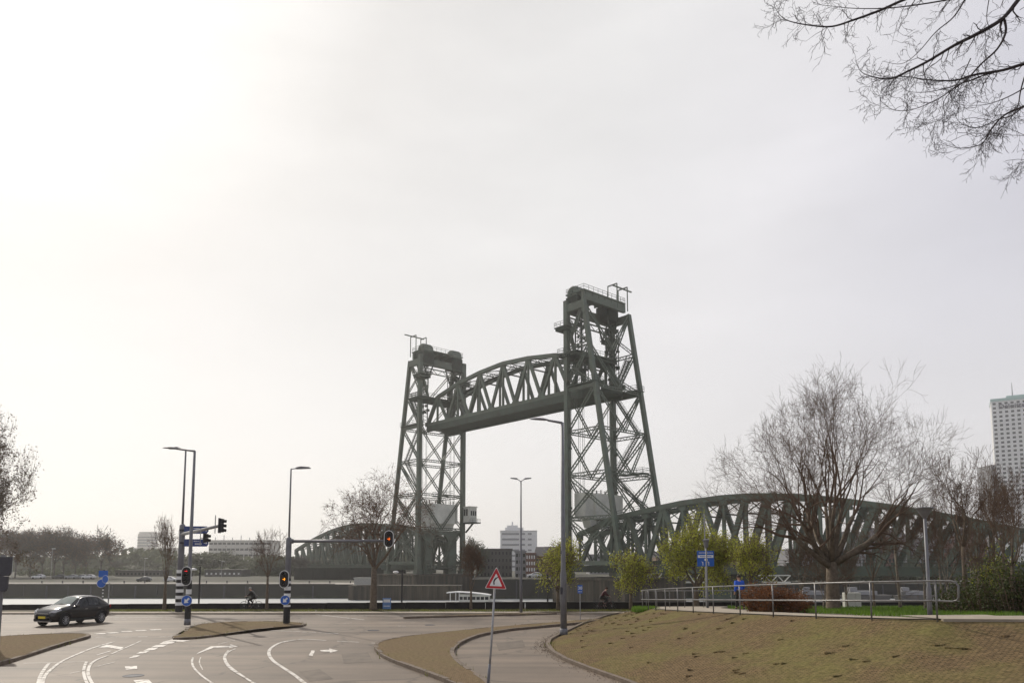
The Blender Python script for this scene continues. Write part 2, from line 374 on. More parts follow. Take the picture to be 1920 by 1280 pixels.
# ------------------------------------------------------------------ embankment
CR = [(14.2,20.3),(11.75,20.5),(10.66,22.0),(9.8,23.9),(9.2,26.0),(8.74,28.4),(8.40,30.9),(8.12,33.2),(7.95,35.4),(7.84,37.7),(7.80,40.0),(7.9,42.5),(8.1,45.0),(8.6,47.5),(9.2,50.0),(10.4,53.0),(12.2,56.0)]
def zpl(x, y):
    z = 2.04-.047*(max(y, 20.5)-20.5)
    return max(z, .14)
kp = [(1180,1280),(1110,1256),(1065,1238),(1040,1224),(1030,1210),(1035,1200),(1060,1187),(1095,1170),(1140,1155),(1185,1146)]
KB = [(60,-30),(35,-24),(20,-12),(10,0),(6.5,11),(4.4,18.8)]+[tuple(Gp(a, b)[:2]) for a, b in kp]+[(12.5,57.5)]
CF = [(60,18),(40,19),(28,19.8),(20,20.1)]+CR
def resamp(pts, n):
    ds = [0]
    for a, b in zip(pts, pts[1:]): ds.append(ds[-1]+math.dist(a, b))
    o = []
    for i in range(n):
        t = ds[-1]*i/(n-1); k = 0
        while k < len(ds)-2 and ds[k+1] < t: k += 1
        f = (t-ds[k])/max(ds[k+1]-ds[k], 1e-9)
        o.append(tuple(pts[k][j]+(pts[k+1][j]-pts[k][j])*f for j in range(len(pts[0]))))
    return o
from mathutils import noise as mn
def pair(cs, ks, n): return list(zip(resamp(cs, n), resamp(ks, n)))
secs = pair(CF[:5], KB[:5], 60)[:-1]+pair(CF[4:10], KB[4:9], 70)[:-1]+pair(CF[9:16], KB[8:14], 70)[:-1]+pair(CF[15:], KB[13:], 50)
em = MB(); NR = 60
for i, (c, k) in enumerate(secs):
    for j in range(NR+1):
        f = j/NR
        x = c[0]+(k[0]-c[0])*f; y = c[1]+(k[1]-c[1])*f
        zc = zpl(*c) if c[1] >= 20.4 else 2.04
        prof = (1-f)*(1-.12*math.sin(math.pi*f)) if f < 1 else 0
        z = .02+(zc-.02)*prof
        edge = math.sin(math.pi*f)**.5
        z += edge*(.05*mn.noise(Vector((x*.6,y*.6,0)))+.045*abs(mn.noise(Vector((x*1.4,y*2.6,3)))))
        em.v.append((x, y, z))
for i in range(len(secs)-1):
    for j in range(NR):
        a = i*(NR+1)+j; em.f.append((a, a+1, a+NR+2, a+NR+1))
def on_slope():
    i = random.randrange(30, len(secs)); c, k = secs[i]; f = random.uniform(.04, .93); v = em.v[i*(NR+1)+int(f*NR)]
    return Vector(v)
for _ in range(150):   # heaved bricks standing proud of the slope in short rows
    p = on_slope(); n = random.choice((1,2,2,3,4)); a = random.uniform(-.5,.3)
    for k in range(n):
        mrot = Matrix.Rotation(a+random.uniform(-.15,.15), 3, 'Z') @ Matrix.Rotation(-random.uniform(.05,.30), 3, 'X') @ Matrix.Rotation(random.uniform(-.15,.15), 3, 'Y')
        em.box(p+Vector((k*.19*math.cos(a), k*.19*math.sin(a), .0)), (.19, .10, .04), M=mrot)
emo = em.build('embankment', M['slope']); tag(emo, kind='structure')
# kerb round its foot
kl = [tuple(Gp(a, b)[:2]) for a, b in kp]
KF = [(10,0),(6.5,11),(4.4,18.8)]+kl
kb = MB()
rk = resamp(KF, 75)
for a, b in zip(rk, rk[1:]):
    a = (a[0]+(b[0]-a[0])*.012, a[1]+(b[1]-a[1])*.012)
    kb.bar((a[0]-.08,a[1],.05), (b[0]-.08,b[1],.05), .16, .14)
tag(kb.build('kerb', M['kerb']), kind='structure')
# plateau behind the crest
pl = MB(); ys = [20.3+i*.8 for i in range(49)]
def crx(y):
    for (x0,y0),(x1,y1) in zip(CR, CR[1:]):
        if y0 <= y <= y1: return x0+(x1-x0)*(y-y0)/(y1-y0)
    return CR[1][0] if y < CR[1][1] else CR[-1][0]+(y-CR[-1][1])*.8
NX = 30
for y in ys:
    for i in range(NX+1):
        f = i/NX; x = crx(y)+95*f*f
        pl.v.append((x, y, zpl(x, y)+(.06*mn.noise(Vector((x*.3,y*.3,0))) if i > 4 else 0)))
for r in range(len(ys)-1):
    for i in range(NX):
        a = r*(NX+1)+i; pl.f.append((a, a+1, a+NX+2, a+NX+1))
tag(pl.build('grass_bank', M['soil']), kind='structure')
pt = MB(); rows = [20.6+i*.7 for i in range(49)]
for y in rows:
    w0 = 2.0+max(0, (y-26))*.12
    for f in (0.0, 1.0): 
        x = crx(y)+.12+w0*f; pt.v.append((x, y, zpl(x, y)+.03))
for r in range(len(rows)-1): pt.f.append((2*r, 2*r+1, 2*r+3, 2*r+2))
fl = [(11.75,20.5),(14.2,20.3),(20,20.1),(28,19.8),(40,19),(60,18)]
for a, b in zip(fl, fl[1:]):
    pt.add([(a[0],a[1],2.085),(b[0],b[1],2.085),(b[0],b[1]+2.2,2.06),(a[0],a[1]+2.2,2.03)], [(0,1,2,3)])
    pt.bar((a[0],a[1],2.04),(b[0],b[1],2.04), .14, .10)
tag(pt.build('path', M['slab']), kind='structure')
def rg(x0, x1, y0, y1, dx=0):
    def f():
        y = random.uniform(y0, y1); x = random.uniform(x0, x1)
        x = max(x, crx(y)+2.6+max(0, (y-26))*.12); return x, y, zpl(x, y)-.02
    return f
blades([(rg(12.5,30,24,48),26000),(rg(14,26,22.5,26),6000)], .22, 'grass', M['grass'])
def vg():
    x = random.uniform(-30, 24); y = random.uniform(54.4, 56.4); return x, y, .1
def tipg():
    y = random.uniform(42.5,49.5); x = crx(y)+random.uniform(-.9,.5); return x, y, zpl(x,y)-.18-.0*random.random()
blades([(vg, 16000)], .13, 'verge_grass', M['grassdry'])
blades([(tipg, 5000)], .32, 'grass', M['grass'])
# ------------------------------------------------------------------ traffic islands
def poly_fill(pts, z, m, name):
    bm = bmesh.new(); vs = [bm.verts.new((p[0], p[1], z)) for p in pts]
    bm.faces.new(vs); bmesh.ops.triangulate(bm, faces=bm.faces[:], quad_method='BEAUTY', ngon_method='EAR_CLIP')
    me = bpy.data.meshes.new(name); bm.normal_update()
    for f in bm.faces:
        if f.normal.z < 0: f.normal_flip()
    bm.to_mesh(me); bm.free(); me.materials.append(m)
    o = bpy.data.objects.new(name, me); COL.objects.link(o); return o
KERBS = []
def smooth_poly(pts, it=2):
    for _ in range(it):
        o = []
        for i in range(len(pts)):
            a, b = pts[i], pts[(i+1) % len(pts)]
            o.append((a[0]*.75+b[0]*.25, a[1]*.75+b[1]*.25)); o.append((a[0]*.25+b[0]*.75, a[1]*.25+b[1]*.75))
        pts = o
    return pts
def island(px, name='traffic_island', it=2, h=.12):
    pts = [tuple(Gp(a, b)[:2]) for a, b in px]
    pts = smooth_poly(pts, it)
    o = poly_fill(pts, h, M['paving'], name); tag(o, kind='structure')
    k = MB(); per = sum(math.dist(pts[i], pts[(i+1) % len(pts)]) for i in range(len(pts)))
    kp_ = resamp(pts+[pts[0]], max(8, int(per/.9))); KERBS.append(kp_)
    for a, b in zip(kp_, kp_[1:]):
        j = random.uniform(-.012,.012); f0, f1 = .012, .988
        k.bar((a[0]+(b[0]-a[0])*f0, a[1]+(b[1]-a[1])*f0, h/2-.01+j), (a[0]+(b[0]-a[0])*f1, a[1]+(b[1]-a[1])*f1, h/2-.01+j), .17, h+.035)
    k.build('kerb', M['kerb'], o); return o
island([(-150,1290),(0,1247),(60,1228),(120,1208),(178,1193),(140,1190),(60,1193),(-60,1200),(-300,1230)], it=1)
island([(316,1199),(365,1198),(430,1189),(500,1179),(578,1174),(560,1168),(480,1166),(390,1169),(352,1178),(345,1189)], it=1, h=.09)
island([(702,1212),(716,1205),(760,1196),(825,1189),(900,1181),(990,1173),(1080,1166),(1140,1161),(1103,1168),(1020,1176),(960,1181),(900,1191),(862,1206),(845,1222),(852,1240),(880,1262),(925,1290),(900,1305),(850,1283),(790,1260),(740,1242),(712,1228)], it=2)
island([(757,1159),(860,1156),(960,1153.5),(1080,1150),(1190,1146),(1080,1148),(960,1151),(860,1154)], it=0, h=.1)
# ------------------------------------------------------------------ road paint
rp = MB(); ZP = .012
def line(px, w, z=ZP):
    pts = [Gp(a, b) for a, b in px]
    for a, b in zip(pts, pts[1:]):
        d = (b-a); d.z = 0
        if d.length < 1e-6: continue
        d.normalize(); o = Vector((-d.y, d.x, 0))*w*.38; e_ = d*.02
        rp.add([(a-e_+o).to_tuple()[:2]+(z,), (a-e_-o).to_tuple()[:2]+(z,), (b+e_-o).to_tuple()[:2]+(z,), (b+e_+o).to_tuple()[:2]+(z,)], [(0,1,2,3)])
def area(px, z=ZP):
    pts = [Gp(a, b) for a, b in px]
    rp.add([(p.x, p.y, z) for p in pts], [tuple(range(len(pts)))])
def sm(px, n=24):
    o = []
    P = [px[0]]+list(px)+[px[-1]]
    for i in range(1, len(P)-2):
        for k in range(6):
            t = k/6; a, b, c, d = P[i-1], P[i], P[i+1], P[i+2]
            o.append(tuple(.5*((2*b[j])+(-a[j]+c[j])*t+(2*a[j]-5*b[j]+4*c[j]-d[j])*t*t+(-a[j]+3*b[j]-3*c[j]+d[j])*t**3) for j in range(2)))
    o.append(px[-1]); return o
line(sm([(71,1290),(73,1275),(78,1262),(86,1250),(92,1243)]), .14)
line(sm([(80,1290),(80,1278),(86,1264),(100,1251),(115,1240),(140,1228),(175,1214),(213,1203)]), .14, .014)
line(sm([(170,1290),(162,1278),(157,1262),(158,1250),(162,1240)]), .12)
line(sm([(178,1288),(168,1272),(165,1258),(170,1245),(182,1236),(202,1229)]), .13, .014)
line([(45,1243),(160,1240)], .07); line([(180,1228),(207,1220)], .1); line([(208,1226),(264,1201)], .09)
line([(132,1262),(160,1256)], .06); line([(178,1250),(214,1241)], .06)
area([(184,1214),(200,1208),(232,1213),(226,1217),(200,1213)]); line([(150,1188.6),(168,1189.5)], .3)
area([(234,1249),(257,1248),(257,1254),(236,1255)]); area([(250,1275),(278,1273),(290,1285),(262,1288)])
for i, (a, b) in enumerate(((306,1203),(292,1209),(278,1215),(264,1221),(250,1229))):
    w_ = 26-i*3
    area([(a,b),(a+w_,b-1.5),(a+w_-9,b+3),(a-9,b+4.5)])
area([(305,1203),(322,1198.5),(357,1200.5),(338,1203)])
line([(180,1194.5),(276,1193)], .12); 
for a, b in ((146,1189),(176,1187),(200,1185.5),(226,1183),(252,1181),(280,1179.5)): area([(a,b),(a+20,b-.6),(a+24,b+.6),(a+5,b+1.3)])
line([(205,1157),(330,1157)], .12); line([(200,1160),(318,1160.5)], .08); line([(0,1152),(60,1152)], .2)
line([(300,1193.5),(332,1191)], .08)
# bent turn arrow
area([(368,1226),(372,1223),(396,1211),(432,1210),(432,1207.5),(446,1211.5),(430,1214),(430,1212.5),(400,1214)])
line(sm([(362,1232),(360,1240),(364,1252),(378,1266),(400,1282)]), .1)
line(sm([(376,1232),(374,1242),(380,1255)]), .05)
line(sm([(441,1216),(428,1222),(422,1232),(428,1246),(448,1262),(478,1282)]), .11)
line(sm([(428,1219),(422,1226),(420,1236),(430,1252),(455,1268),(484,1284)]), .07, .014)
line([(440,1200),(410,1207)], .06)
line(sm([(563,1198),(530,1203),(510,1213),(504,1224),(512,1238),(532,1252),(556,1268),(580,1288)]), .17)
line(sm([(555,1200),(526,1205),(507,1215),(505,1227)]), .1, .014)
line([(563,1197.5),(611,1200)], .13); line([(633,1201.5),(672,1203.5)], .13); line([(697,1205),(716,1205.5)], .11)
line([(502,1181),(634,1187.5)], .13); line([(585,1150.5),(683,1161.5)], .16)
area([(600,1218.5),(617,1217.5),(617,1215),(634,1219.5),(619,1223),(618,1221),(602,1221)])
area([(584,1219),(591,1219),(586,1229),(579,1228)])
line([(747,1173),(760,1173.5)], .1); line([(643,1168),(660,1167)], .08)
line([(1090,1159),(1140,1156.5)], .08); line([(640,1152),(760,1155)], .06)
tag(rp.build('road_markings', M['paint']), kind='structure')
# patches, drain covers, weeds and litter
rpz = MB()
for px in ([(640,1225),(690,1222),(700,1240),(645,1243)],[(100,1186),(190,1178),(200,1181),(108,1190)],[(930,1205),(980,1199),(985,1212),(935,1219)],[(560,1258),(600,1254),(625,1272),(580,1277)],[(420,1160),(560,1157),(566,1160),(422,1163.5)]):
    q_ = [Gp(a, b) for a, b in px]; rpz.add([(p.x, p.y, .006) for p in q_], [(0,1,2,3)])
tag(rpz.build('road_patch', mat('tar_patch', (.122,.096,.072), .75, var=.3, scale=2)), kind='structure')
for px, py, r_, lab in ((700,1181,.32,'round iron manhole cover in the middle of the junction'),(250,1266,.32,'round iron manhole cover at the bottom left of the road'),(806,1171,.3,'round iron manhole cover near the paved island tip')):
    g_ = Gp(px, py); t = MB().lathe((0,0,0), [(r_,-.02),(r_,.012),(r_*.85,.012),(r_*.84,.006),(0.01,.006)], 20).build('manhole_cover', M['darkgrey'], loc=(g_.x,g_.y,0)); tag(t, lab, 'manhole cover')
wv_ = MB(); rnd = random.Random(12)
for kl_ in KERBS+[rk]:
    for a, b in zip(kl_, kl_[1:]):
        if a[1] > 75 or rnd.random() < .45: continue
        for _ in range(rnd.choice((2,4,9))):
            f = rnd.random(); x = a[0]+(b[0]-a[0])*f+rnd.gauss(0,.10); y = a[1]+(b[1]-a[1])*f+rnd.gauss(0,.10); h_ = rnd.uniform(.03,.11); an = rnd.random()*3.1
            wv_.add([(x-math.cos(an)*.02,y-math.sin(an)*.02,.0),(x+math.cos(an)*.02,y+math.sin(an)*.02,.0),(x+rnd.gauss(0,.04),y+rnd.gauss(0,.04),.12+h_)], [(0,1,2)])
tag(wv_.build('weeds', M['grassdry']), kind='stuff')
wv_ = MB()
for i, (a, b) in enumerate(zip(rk, rk[1:])):
    dn = 70 if 30 < a[1] < 37.5 else 22
    for _ in range(dn):
        f = rnd.random(); off = abs(rnd.gauss(0,.28))+.12; x = a[0]+(b[0]-a[0])*f-off; y = a[1]+(b[1]-a[1])*f-rnd.random()*.1; an = rnd.random()*6; l = rnd.uniform(.02,.055)
        wv_.add([(x,y,.008),(x+math.cos(an)*l,y+math.sin(an)*l,.012),(x+math.cos(an+1)*l,y+math.sin(an+1)*l,.03)], [(0,1,2)])
tag(wv_.build('leaf_litter', mat('dead_leaves', (.075,.045,.025), .9, var=.5)), kind='stuff')
# ------------------------------------------------------------------ the lift bridge
BU = Vector((.6667,-.7453,0)); BW = Vector((.7453,.6667,0)); BO = Vector((12.9,170,0))
def B(u, w, z): return BO+BU*u+BW*w+Vector((0,0,z+EYE))     # z is height above the eye
def bmat(): 
    m = Matrix.Identity(3); m.col[0] = BU; m.col[1] = BW; m.col[2] = Vector((0,0,1)); return m
BM = bmat()
def bbox(mb, u0, u1, w0, w1, z0, z1): mb.box(B((u0+u1)/2, (w0+w1)/2, (z0+z1)/2), (abs(u1-u0), abs(w1-w0), abs(z1-z0)), M=BM)
def rail_line(mb, pts, h=1.1, sp=1.8, t=.05):
    for a, b in zip(pts, pts[1:]):
        n = max(1, int((b-a).length/sp))
        for k in range(n+1): p = a+(b-a)*k/n; mb.bar(p, p+Vector((0,0,h)), t)
        for hh in (h, h*.55): mb.bar(a+Vector((0,0,hh)), b+Vector((0,0,hh)), t)
WID = 16.2
def tower(s, u0, label):
    """s=+1: inclined legs on the +u side"""
    root = thing('bridge_tower', label, 'bridge tower', B(u0, WID/2, -2), 0)
    inv = Matrix.Translation(-root.location)
    def fin(mb, name, m=M['steel'], par=None, kind=None):
        o = mb.build(name, m, par or root)
        o.matrix_parent_inverse = Matrix.Identity(4)
        if par is None: o.location = -root.location
        if kind: o['kind'] = kind
        return o
    P = lambda a, w, z: B(u0+s*a, w, z)
    def au(z): return 5.4+(60-z)/(62)*10.3 if z < 60 else 5.4
    for w in (0, WID):
        fin(MB().bar(P(0,w,-2.2), P(0,w,61.5), 1.2, 1.1, up=BU), 'leg')
        fin(MB().bar(P(au(-2.2),w,-2.2), P(5.4,w,60.5), 1.05, .85, up=BU), 'leg')
    levels = [0,10,20,30,40,50,60]
    for zi, z in enumerate(levels[:-1]):
        if z == 0: continue
        f = MB()
        for w in (0, WID): f.lattice(P(0,w,z), P(au(z),w,z), .7, .16, nrm=BW) if z != 40 else f.bar(P(0,w,z), P(au(z),w,z), .5, .8)
        if z > 42:
            for w in (0, WID):
                f = MB(); f.lattice(P(0,w,z), P(au(z),w,z), .7, .16, nrm=BW); fin(f, 'horizontal_frame')
            continue
        if z < 42 :
            for a in ([0, au(z)] if z < 40 else [au(z)]): f.lattice(P(a,0,z), P(a,WID,z), .6, .15, nrm=BU)
        fin(f, 'horizontal_frame')
    for z0, z1 in zip(levels, levels[1:]):
        for w in (0, WID):
            f = MB(); f.lattice(P(0,w,z0), P(au(z1),w,z1), .75, .17, nrm=BW)
            if z0 < 20: f.lattice(P(0,w,z1), P(au(z0),w,z0), .7, .15, nrm=BW)
            elif z0 >= 40: f.lattice(P(au(z0),w,z0), P(0,w,z1-4), .6, .13, nrm=BW)
            fin(f, 'side_bracing')
        if z0 < 40:
            f = MB()
            f.lattice(P(0,0,z1), P(0,WID/2,z0), .65, .15, nrm=BU); f.lattice(P(0,WID,z1), P(0,WID/2,z0), .65, .15, nrm=BU)
            fin(f, 'cross_bracing')
        a1, a0 = au(z1), au(z0); f = MB()
        f.lattice(P(a1,0,z1), P(a0,WID/2,z0), .65, .15, nrm=BU); f.lattice(P(a1,WID,z1), P(a0,WID/2,z0), .65, .15, nrm=BU)
        fin(f, 'cross_bracing')
    # top portal girders
    f = MB()
    bbox(f, u0-s*.2, u0+s*5.6, -.45, .55, 58.6, 60.4); bbox(f, u0-s*.2, u0+s*5.6, WID-.55, WID+.45, 58.6, 60.4)
    bbox(f, u0-s*.55, u0+s*.55, .6, WID-.6, 58.6, 60.6); f.lattice(P(0,.6,57.0), P(0,WID-.6,57.0), 1.4, .2, nrm=BU); bbox(f, u0+s*4.2, u0+s*5.0, .5, WID-.6, 61.0, 63.0)
    bbox(f, u0-s*.7, u0+s*5.2, .4, WID-.8, 63.0, 63.3)
    for k in range(7): bbox(f, u0-s*.5, u0+s*5.1, 1.2+k*2.25, 1.5+k*2.25, 62.3, 62.99)
    f.bar(P(0,3.5,47), P(0,.4,56.8), .6); f.bar(P(0,12.7,47), P(0,WID-.4,56.8), .6)
    fin(f, 'top_girder')
    for w in (2.5, 13.2):
        h = MB(); seg = 14; c = P(1.0, w, 62.7)
        pts = []
        for k in range(seg+1):
            a = math.pi*k/seg; pts.append(c+BU*s*math.cos(a)*1.75+Vector((0,0,math.sin(a)*1.75+.7)))
        pts = [c+BU*s*1.75+Vector((0,0,-.2))]+pts+[c-BU*s*1.75+Vector((0,0,-.2))]
        h.prism([p-BW*1.85 for p in pts], BW*3.7)
        o = fin(h, 'sheave_housing', M['hood']); bv = o.modifiers.new('bevel', 'BEVEL'); bv.width = .5; bv.segments = 3; bv.limit_method = 'ANGLE'; bv.angle_limit = R(50)
        h = MB()
        for k in range(1, seg, 2):
            a = math.pi*k/seg; p = c+BU*s*math.cos(a)*1.77+Vector((0,0,math.sin(a)*1.77+.7)); h.bar(p-BW*1.4, p+BW*1.4, .1)
        for sg_ in (-1, 1):
            h.tube([c+BW*1.9*sg_+Vector((0,0,.7)), c+BW*2.15*sg_+Vector((0,0,.7))], .55, 12)
        h.build('rib', M['steel2'], o)
        b = MB(); bbox(b, u0-s*.7, u0+s*3.0, w-2.0, w+2.0, 59.0, 62.5)
        for u_ in (-.5, 2.8):
            b.bar(P(u_,w-1.8,59), P(u_,w,54.5), .3); b.bar(P(u_,w+1.8,59), P(u_,w,54.5), .3); b.bar(P(u_,w-1.8,56.6), P(u_,w+1.8,56.6), .25); fin(b, 'sheave_bearing_box', M['steel2'])
    f = MB()
    rail_line(f, [P(-.6,.5,63.3), P(5.1,.5,63.3), P(5.1,WID-.9,63.3), P(-.6,WID-.9,63.3), P(-.6,.5,63.3)], 1.2, 1.5, .07)
    fin(f, 'top_railing', M['steel2'])
    f = MB(); w0, w1 = (WID-3.6, WID+.3) if s > 0 else (-.3, 3.4)
    for w in (w0, w1):
        f.bar(P(2.0,w,62.4), P(2.0,w,67.7), .24); f.bar(P(4.9,w,61.6), P(4.9,w,67.7), .24); f.bar(P(2.0,w,67.7), P(4.9,w,67.7), .24)
    f.bar(P(3.6,w0,67.6), P(3.6,w1+(3.2 if s > 0 else .2),67.6), .28); 
    if s < 0: f.bar(P(3.6,w0,67.6), P(3.6,w0-3,67.6), .28)
    fin(f, 'hoisting_frame')
    # mid platforms with railings
    for z, a0, a1, wa, wb in ((55,-2.6,1.6,-1.6,2.2),(55,-2.2,1.6,WID-2,WID+1.2),(48.5,-1.8,4.2,-1.4,13.6),(40.6,.6,9.2,-.8,2.2),(40.6,.6,9.2,WID-2.2,WID+.8),(20.6,4,11.4,WID-3.2,WID-.6)):
        f = MB()
        bbox(f, u0+s*a0, u0+s*a1, wa, wb, z, z+.25)
        if z > 45:
            for k in range(9):
                u_ = a0+.5+(a1-a0-1)*k/8; f.bar(P(u_,wa,z-.4), P(u_,wb,z-.4), .2, .6)
        rail_line(f, [P(a0,wa,z+.25), P(a1,wa,z+.25), P(a1,wb,z+.25), P(a0,wb,z+.25), P(a0,wa,z+.25)], 1.15, 1.6, .07)
        fin(f, 'platform', M['steel2'])
    # machinery, guides and sheaves hanging among the upper legs
    f = MB(); rnd = random.Random(5)
    for _ in range(70):
        z = rnd.uniform(42, 57); a = rnd.uniform(.9, 3.0); w = rnd.choice((1.4, 3.3, 12.4, 14.3))+rnd.uniform(-.1,.1)
        d = [rnd.uniform(.15,.9) for _ in range(3)]
        bbox(f, u0+s*a, u0+s*(a+d[0]), w, w+d[1], z, z+d[2])
    for w in (1.6, 3.6, 12.6, 14.6):
        f.bar(P(1.2,w,42), P(1.2,w,57), .25); f.bar(P(3.4,w,42), P(3.4,w,57), .2)
        for k in range(14): f.bar(P(1.2,w,42+k*1.05), P(3.4,w,43+k*1.05), .1)
    fin(f, 'rope_guides', M['steel2'])
    # stairs in zig-zag beside the far (+w) side legs
    ww = WID-1.3 if s > 0 else 1.5
    zs = [1,10.5,20.8,30.3,40.7,48.7]
    for k, (z0, z1) in enumerate(zip(zs, zs[1:])):
        f = MB(); a0, a1 = (1.4, au(z1)-1.2) if k % 2 == 0 else (au(z0)-1.6, 1.4)
        p0, p1 = P(a0,ww,z0), P(a1,ww,z1)
        for o_ in (-.55, .55):
            f.bar(p0+BW*o_, p1+BW*o_, .1, .3)
            for hh in (.55, 1.1): f.bar(p0+BW*o_+Vector((0,0,hh)), p1+BW*o_+Vector((0,0,hh)), .07)
            for j in range(9): q_ = p0.lerp(p1, j/8)+BW*o_; f.bar(q_, q_+Vector((0,0,1.1)), .06)
        for j in range(24):
            q_ = p0.lerp(p1, (j+.5)/24); f.bar(q_-BW*.5, q_+BW*.5, .28, .05)
        fin(f, 'stair_flight', M['steel2'])
    # ladder and conduit up the outer leg
    f = MB()
    for w in (0, WID):
        f.bar(P(.95,w,0), P(.95,w,57), .1); f.bar(P(1.35,w,0), P(1.35,w,57), .06)
        for k in range(12): bbox(f, u0+s*.7, u0+s*1.2, w-.2, w+.2, 3+k*4.6, 3.5+k*4.6)
    fin(f, 'ladder', M['steel2'])
    # base
    f = MB()
    for w in (0, WID):
        bbox(f, u0-s*1.0, u0+s*1.0, w-1, w+1, -3.2, -2.2); bbox(f, u0+s*(au(-2.2)-1), u0+s*(au(-2.2)+1), w-1, w+1, -3.2, -2.2)
        f.bar(P(0,w,0), P(au(0),w,0), .7, .9)
    fin(f, 'leg_shoe')
    # suspension ropes
    f = MB()
    for w in (2.2, 3.6, 12.6, 14.0):
        f.bar(P(1.4,w,16), P(1.4,w,61), .09); f.bar(P(1.9,w,16), P(1.9,w,61), .07)
        f.bar(P(.9,w,52), P(.9,w,61), .1)
    fin(f, 'lifting_ropes', M['steel2'])
    return root, P, fin, au
TR, PR, finR, auR = tower(1, 0, 'taller-looking green lattice bridge tower nearer the camera, right end of the raised span')
TL, PL, finL, auL = tower(-1, -60, 'green lattice bridge tower farther off, at the left end of the raised span')
pb = MB()
for w in (4.0, 12.4):
    bbox(pb, -61.2, -60.2, w-1.3, w+1.3, -3.2, 6.4)
    pb.prism([B(-61.1,w-1.3,6.4), B(-61.1,w+1.3,6.4), B(-61.1,w+2.6,8.2), B(-61.1,w-2.6,8.2)], BU*.8)
bbox(pb, -61.4, -60.1, .8, 15.4, 8.2, 9.4); bbox(pb, -63.4, -61.6, 1.0, 4.2, -3.2, 8.2); bbox(pb, -64.0, -61.6, 12.0, 15.2, -3.2, 8.2)
finL(pb, 'base_portal', M['steel'])
# glazed control cabin on the far tower
cb = MB(); bbox(cb, -59.4, -56.2, 16.0, 18.6, 12.2, 16.7); cabin = finL(cb, 'control_cabin', M['cweight'])
def sub(mb, name, m, par):
    o = mb.build(name, m, par); return o
c_ = MB(); bbox(c_, -59.6, -56.0, 15.8, 18.8, 16.7, 17.0); sub(c_, 'roof', M['cweight'], cabin)
for ua, ub in ((-59.1,-58.4),(-58.0,-57.3)):
    c_ = MB(); bbox(c_, ua, ub, 15.92, 15.99, 14.2, 16.2); sub(c_, 'window', M['glass'], cabin)
for wa in (16.3, 17.1, 17.9):
    c_ = MB(); bbox(c_, -56.19, -56.12, wa, wa+.5, 14.2, 15.6); sub(c_, 'window', M['glass'], cabin)
c_ = MB(); bbox(c_, -60, -54.6, 15.8, 18.9, 11.8, 12.18); c_.bar(B(-59.4,17,9.2), B(-56,17,11.8), .4)
rail_line(c_, [B(-56.1,15.9,12.1), B(-54.7,15.9,12.1), B(-54.7,18.8,12.1), B(-56.1,18.8,12.1)], 1.1, 1.2, .07); sub(c_, 'balcony', M['steel2'], cabin)
# counterweights
def cweight(s, u0, zb, label):
    f = MB(); P = lambda a, w, z: B(u0+s*a, w, z)
    bbox(f, u0+s*.2, u0+s*3.2, 1.4, 14.8, zb+2.4, zb+7.6)
    prof = [P(.5,4.2,zb), P(.5,13,zb), P(.5,14,zb+2.4), P(.5,3.2,zb+2.4)]
    f.prism(prof, BU*s*2.4)
    bbox(f, u0-s*.4, u0+s*3.8, 4.6, 13.4, zb+2.0, zb+7.9)
    for w in (1.9, 14.3): bbox(f, u0+s*0.0, u0+s*3.4, w-.4, w+.4, zb+2.2, zb+8.0)
    o = tag(f.build('counterweight', M['cweight']), label, 'counterweight')
    r = MB()
    for w in (2.4, 5, 8, 11, 13.8):
        for a in (1.0, 2.4): r.bar(P(a,w,zb+7.5), P(a,w,zb+9.0), .22)
    rail_line(r, [P(.5,1.6,zb+7.9), P(.5,14.6,zb+7.9)], 1.0, 1.4, .06)
    r.build('rope_sockets', M['steel2'], o)
    return o
cweight(1, .6, 8.0, 'pale grey concrete counterweight hanging inside the right bridge tower')
cweight(-1, -60.6, 9.6, 'pale grey concrete counterweight hanging inside the left bridge tower')
# raised lift span
def truss_members(mb, nodes_top, nodes_bot, w, webs, tw=.9, bw=.9, dw=.55):
    for a, b in zip(nodes_top, nodes_top[1:]): mb.bar(B(a[0],w,a[1]), B(b[0],w,b[1]), tw, tw*1.05)
    for a, b in zip(nodes_bot, nodes_bot[1:]): mb.bar(B(a[0],w,a[1]), B(b[0],w,b[1]), bw, bw)
    for a, b, t in webs: mb.bar(B(a[0],w,a[1]), B(b[0],w,b[1]), t, t*.8, up=BW)
zb = 41.0
tops = [(-57.2,48.7),(-47.4,51.0),(-37.6,52.3),(-27.8,52.9),(-18.0,52.3),(-8.2,51.0),(1.6,48.7)]
bots = [(-62.1,zb),(-52.3,zb),(-42.5,zb),(-32.7,zb),(-22.9,zb),(-13.1,zb),(-3.3,zb),(6.5,zb)]
span = thing('lift_span', 'raised green arched truss span hoisted high between the two bridge towers', 'bridge span', B(-28, 8, zb))
def sp(mb, name, m=M['steel'], root=None):
    root = root or span
    o = mb.build(name, m, root); o.location = -root.location; return o
for w in (4.4, 11.8):
    webs = []
    for i, t in enumerate(tops):
        webs += [(bots[i], t, .75 if i else 1.0), (t, bots[i+1], .75 if i < 6 else 1.0), ((t[0], zb), t, .55)]
    f = MB(); truss_members(f, tops, bots, w, webs)
    for t in tops: f.box(B(t[0], w, t[1]-.5), (1.9, .5, 1.7), M=BM)      # gusset plates
    for b_ in bots: f.box(B(b_[0], w, b_[1]+.3), (2.2, .5, 1.2), M=BM)
    sp(f, 'truss')
f = MB()
bbox(f, -62, 6.4, 4.0, 12.2, zb-1.5, zb-1.15)
for k in range(15): bbox(f, -62.1+k*4.9-.2, -62.1+k*4.9+.2, 4.6, 11.6, zb-1.15, zb-.2)
bbox(f, -62, 6.4, 3.9, 4.25, zb-2.2, zb-.46); bbox(f, -62, 6.4, 11.95, 12.3, zb-2.2, zb-.46)
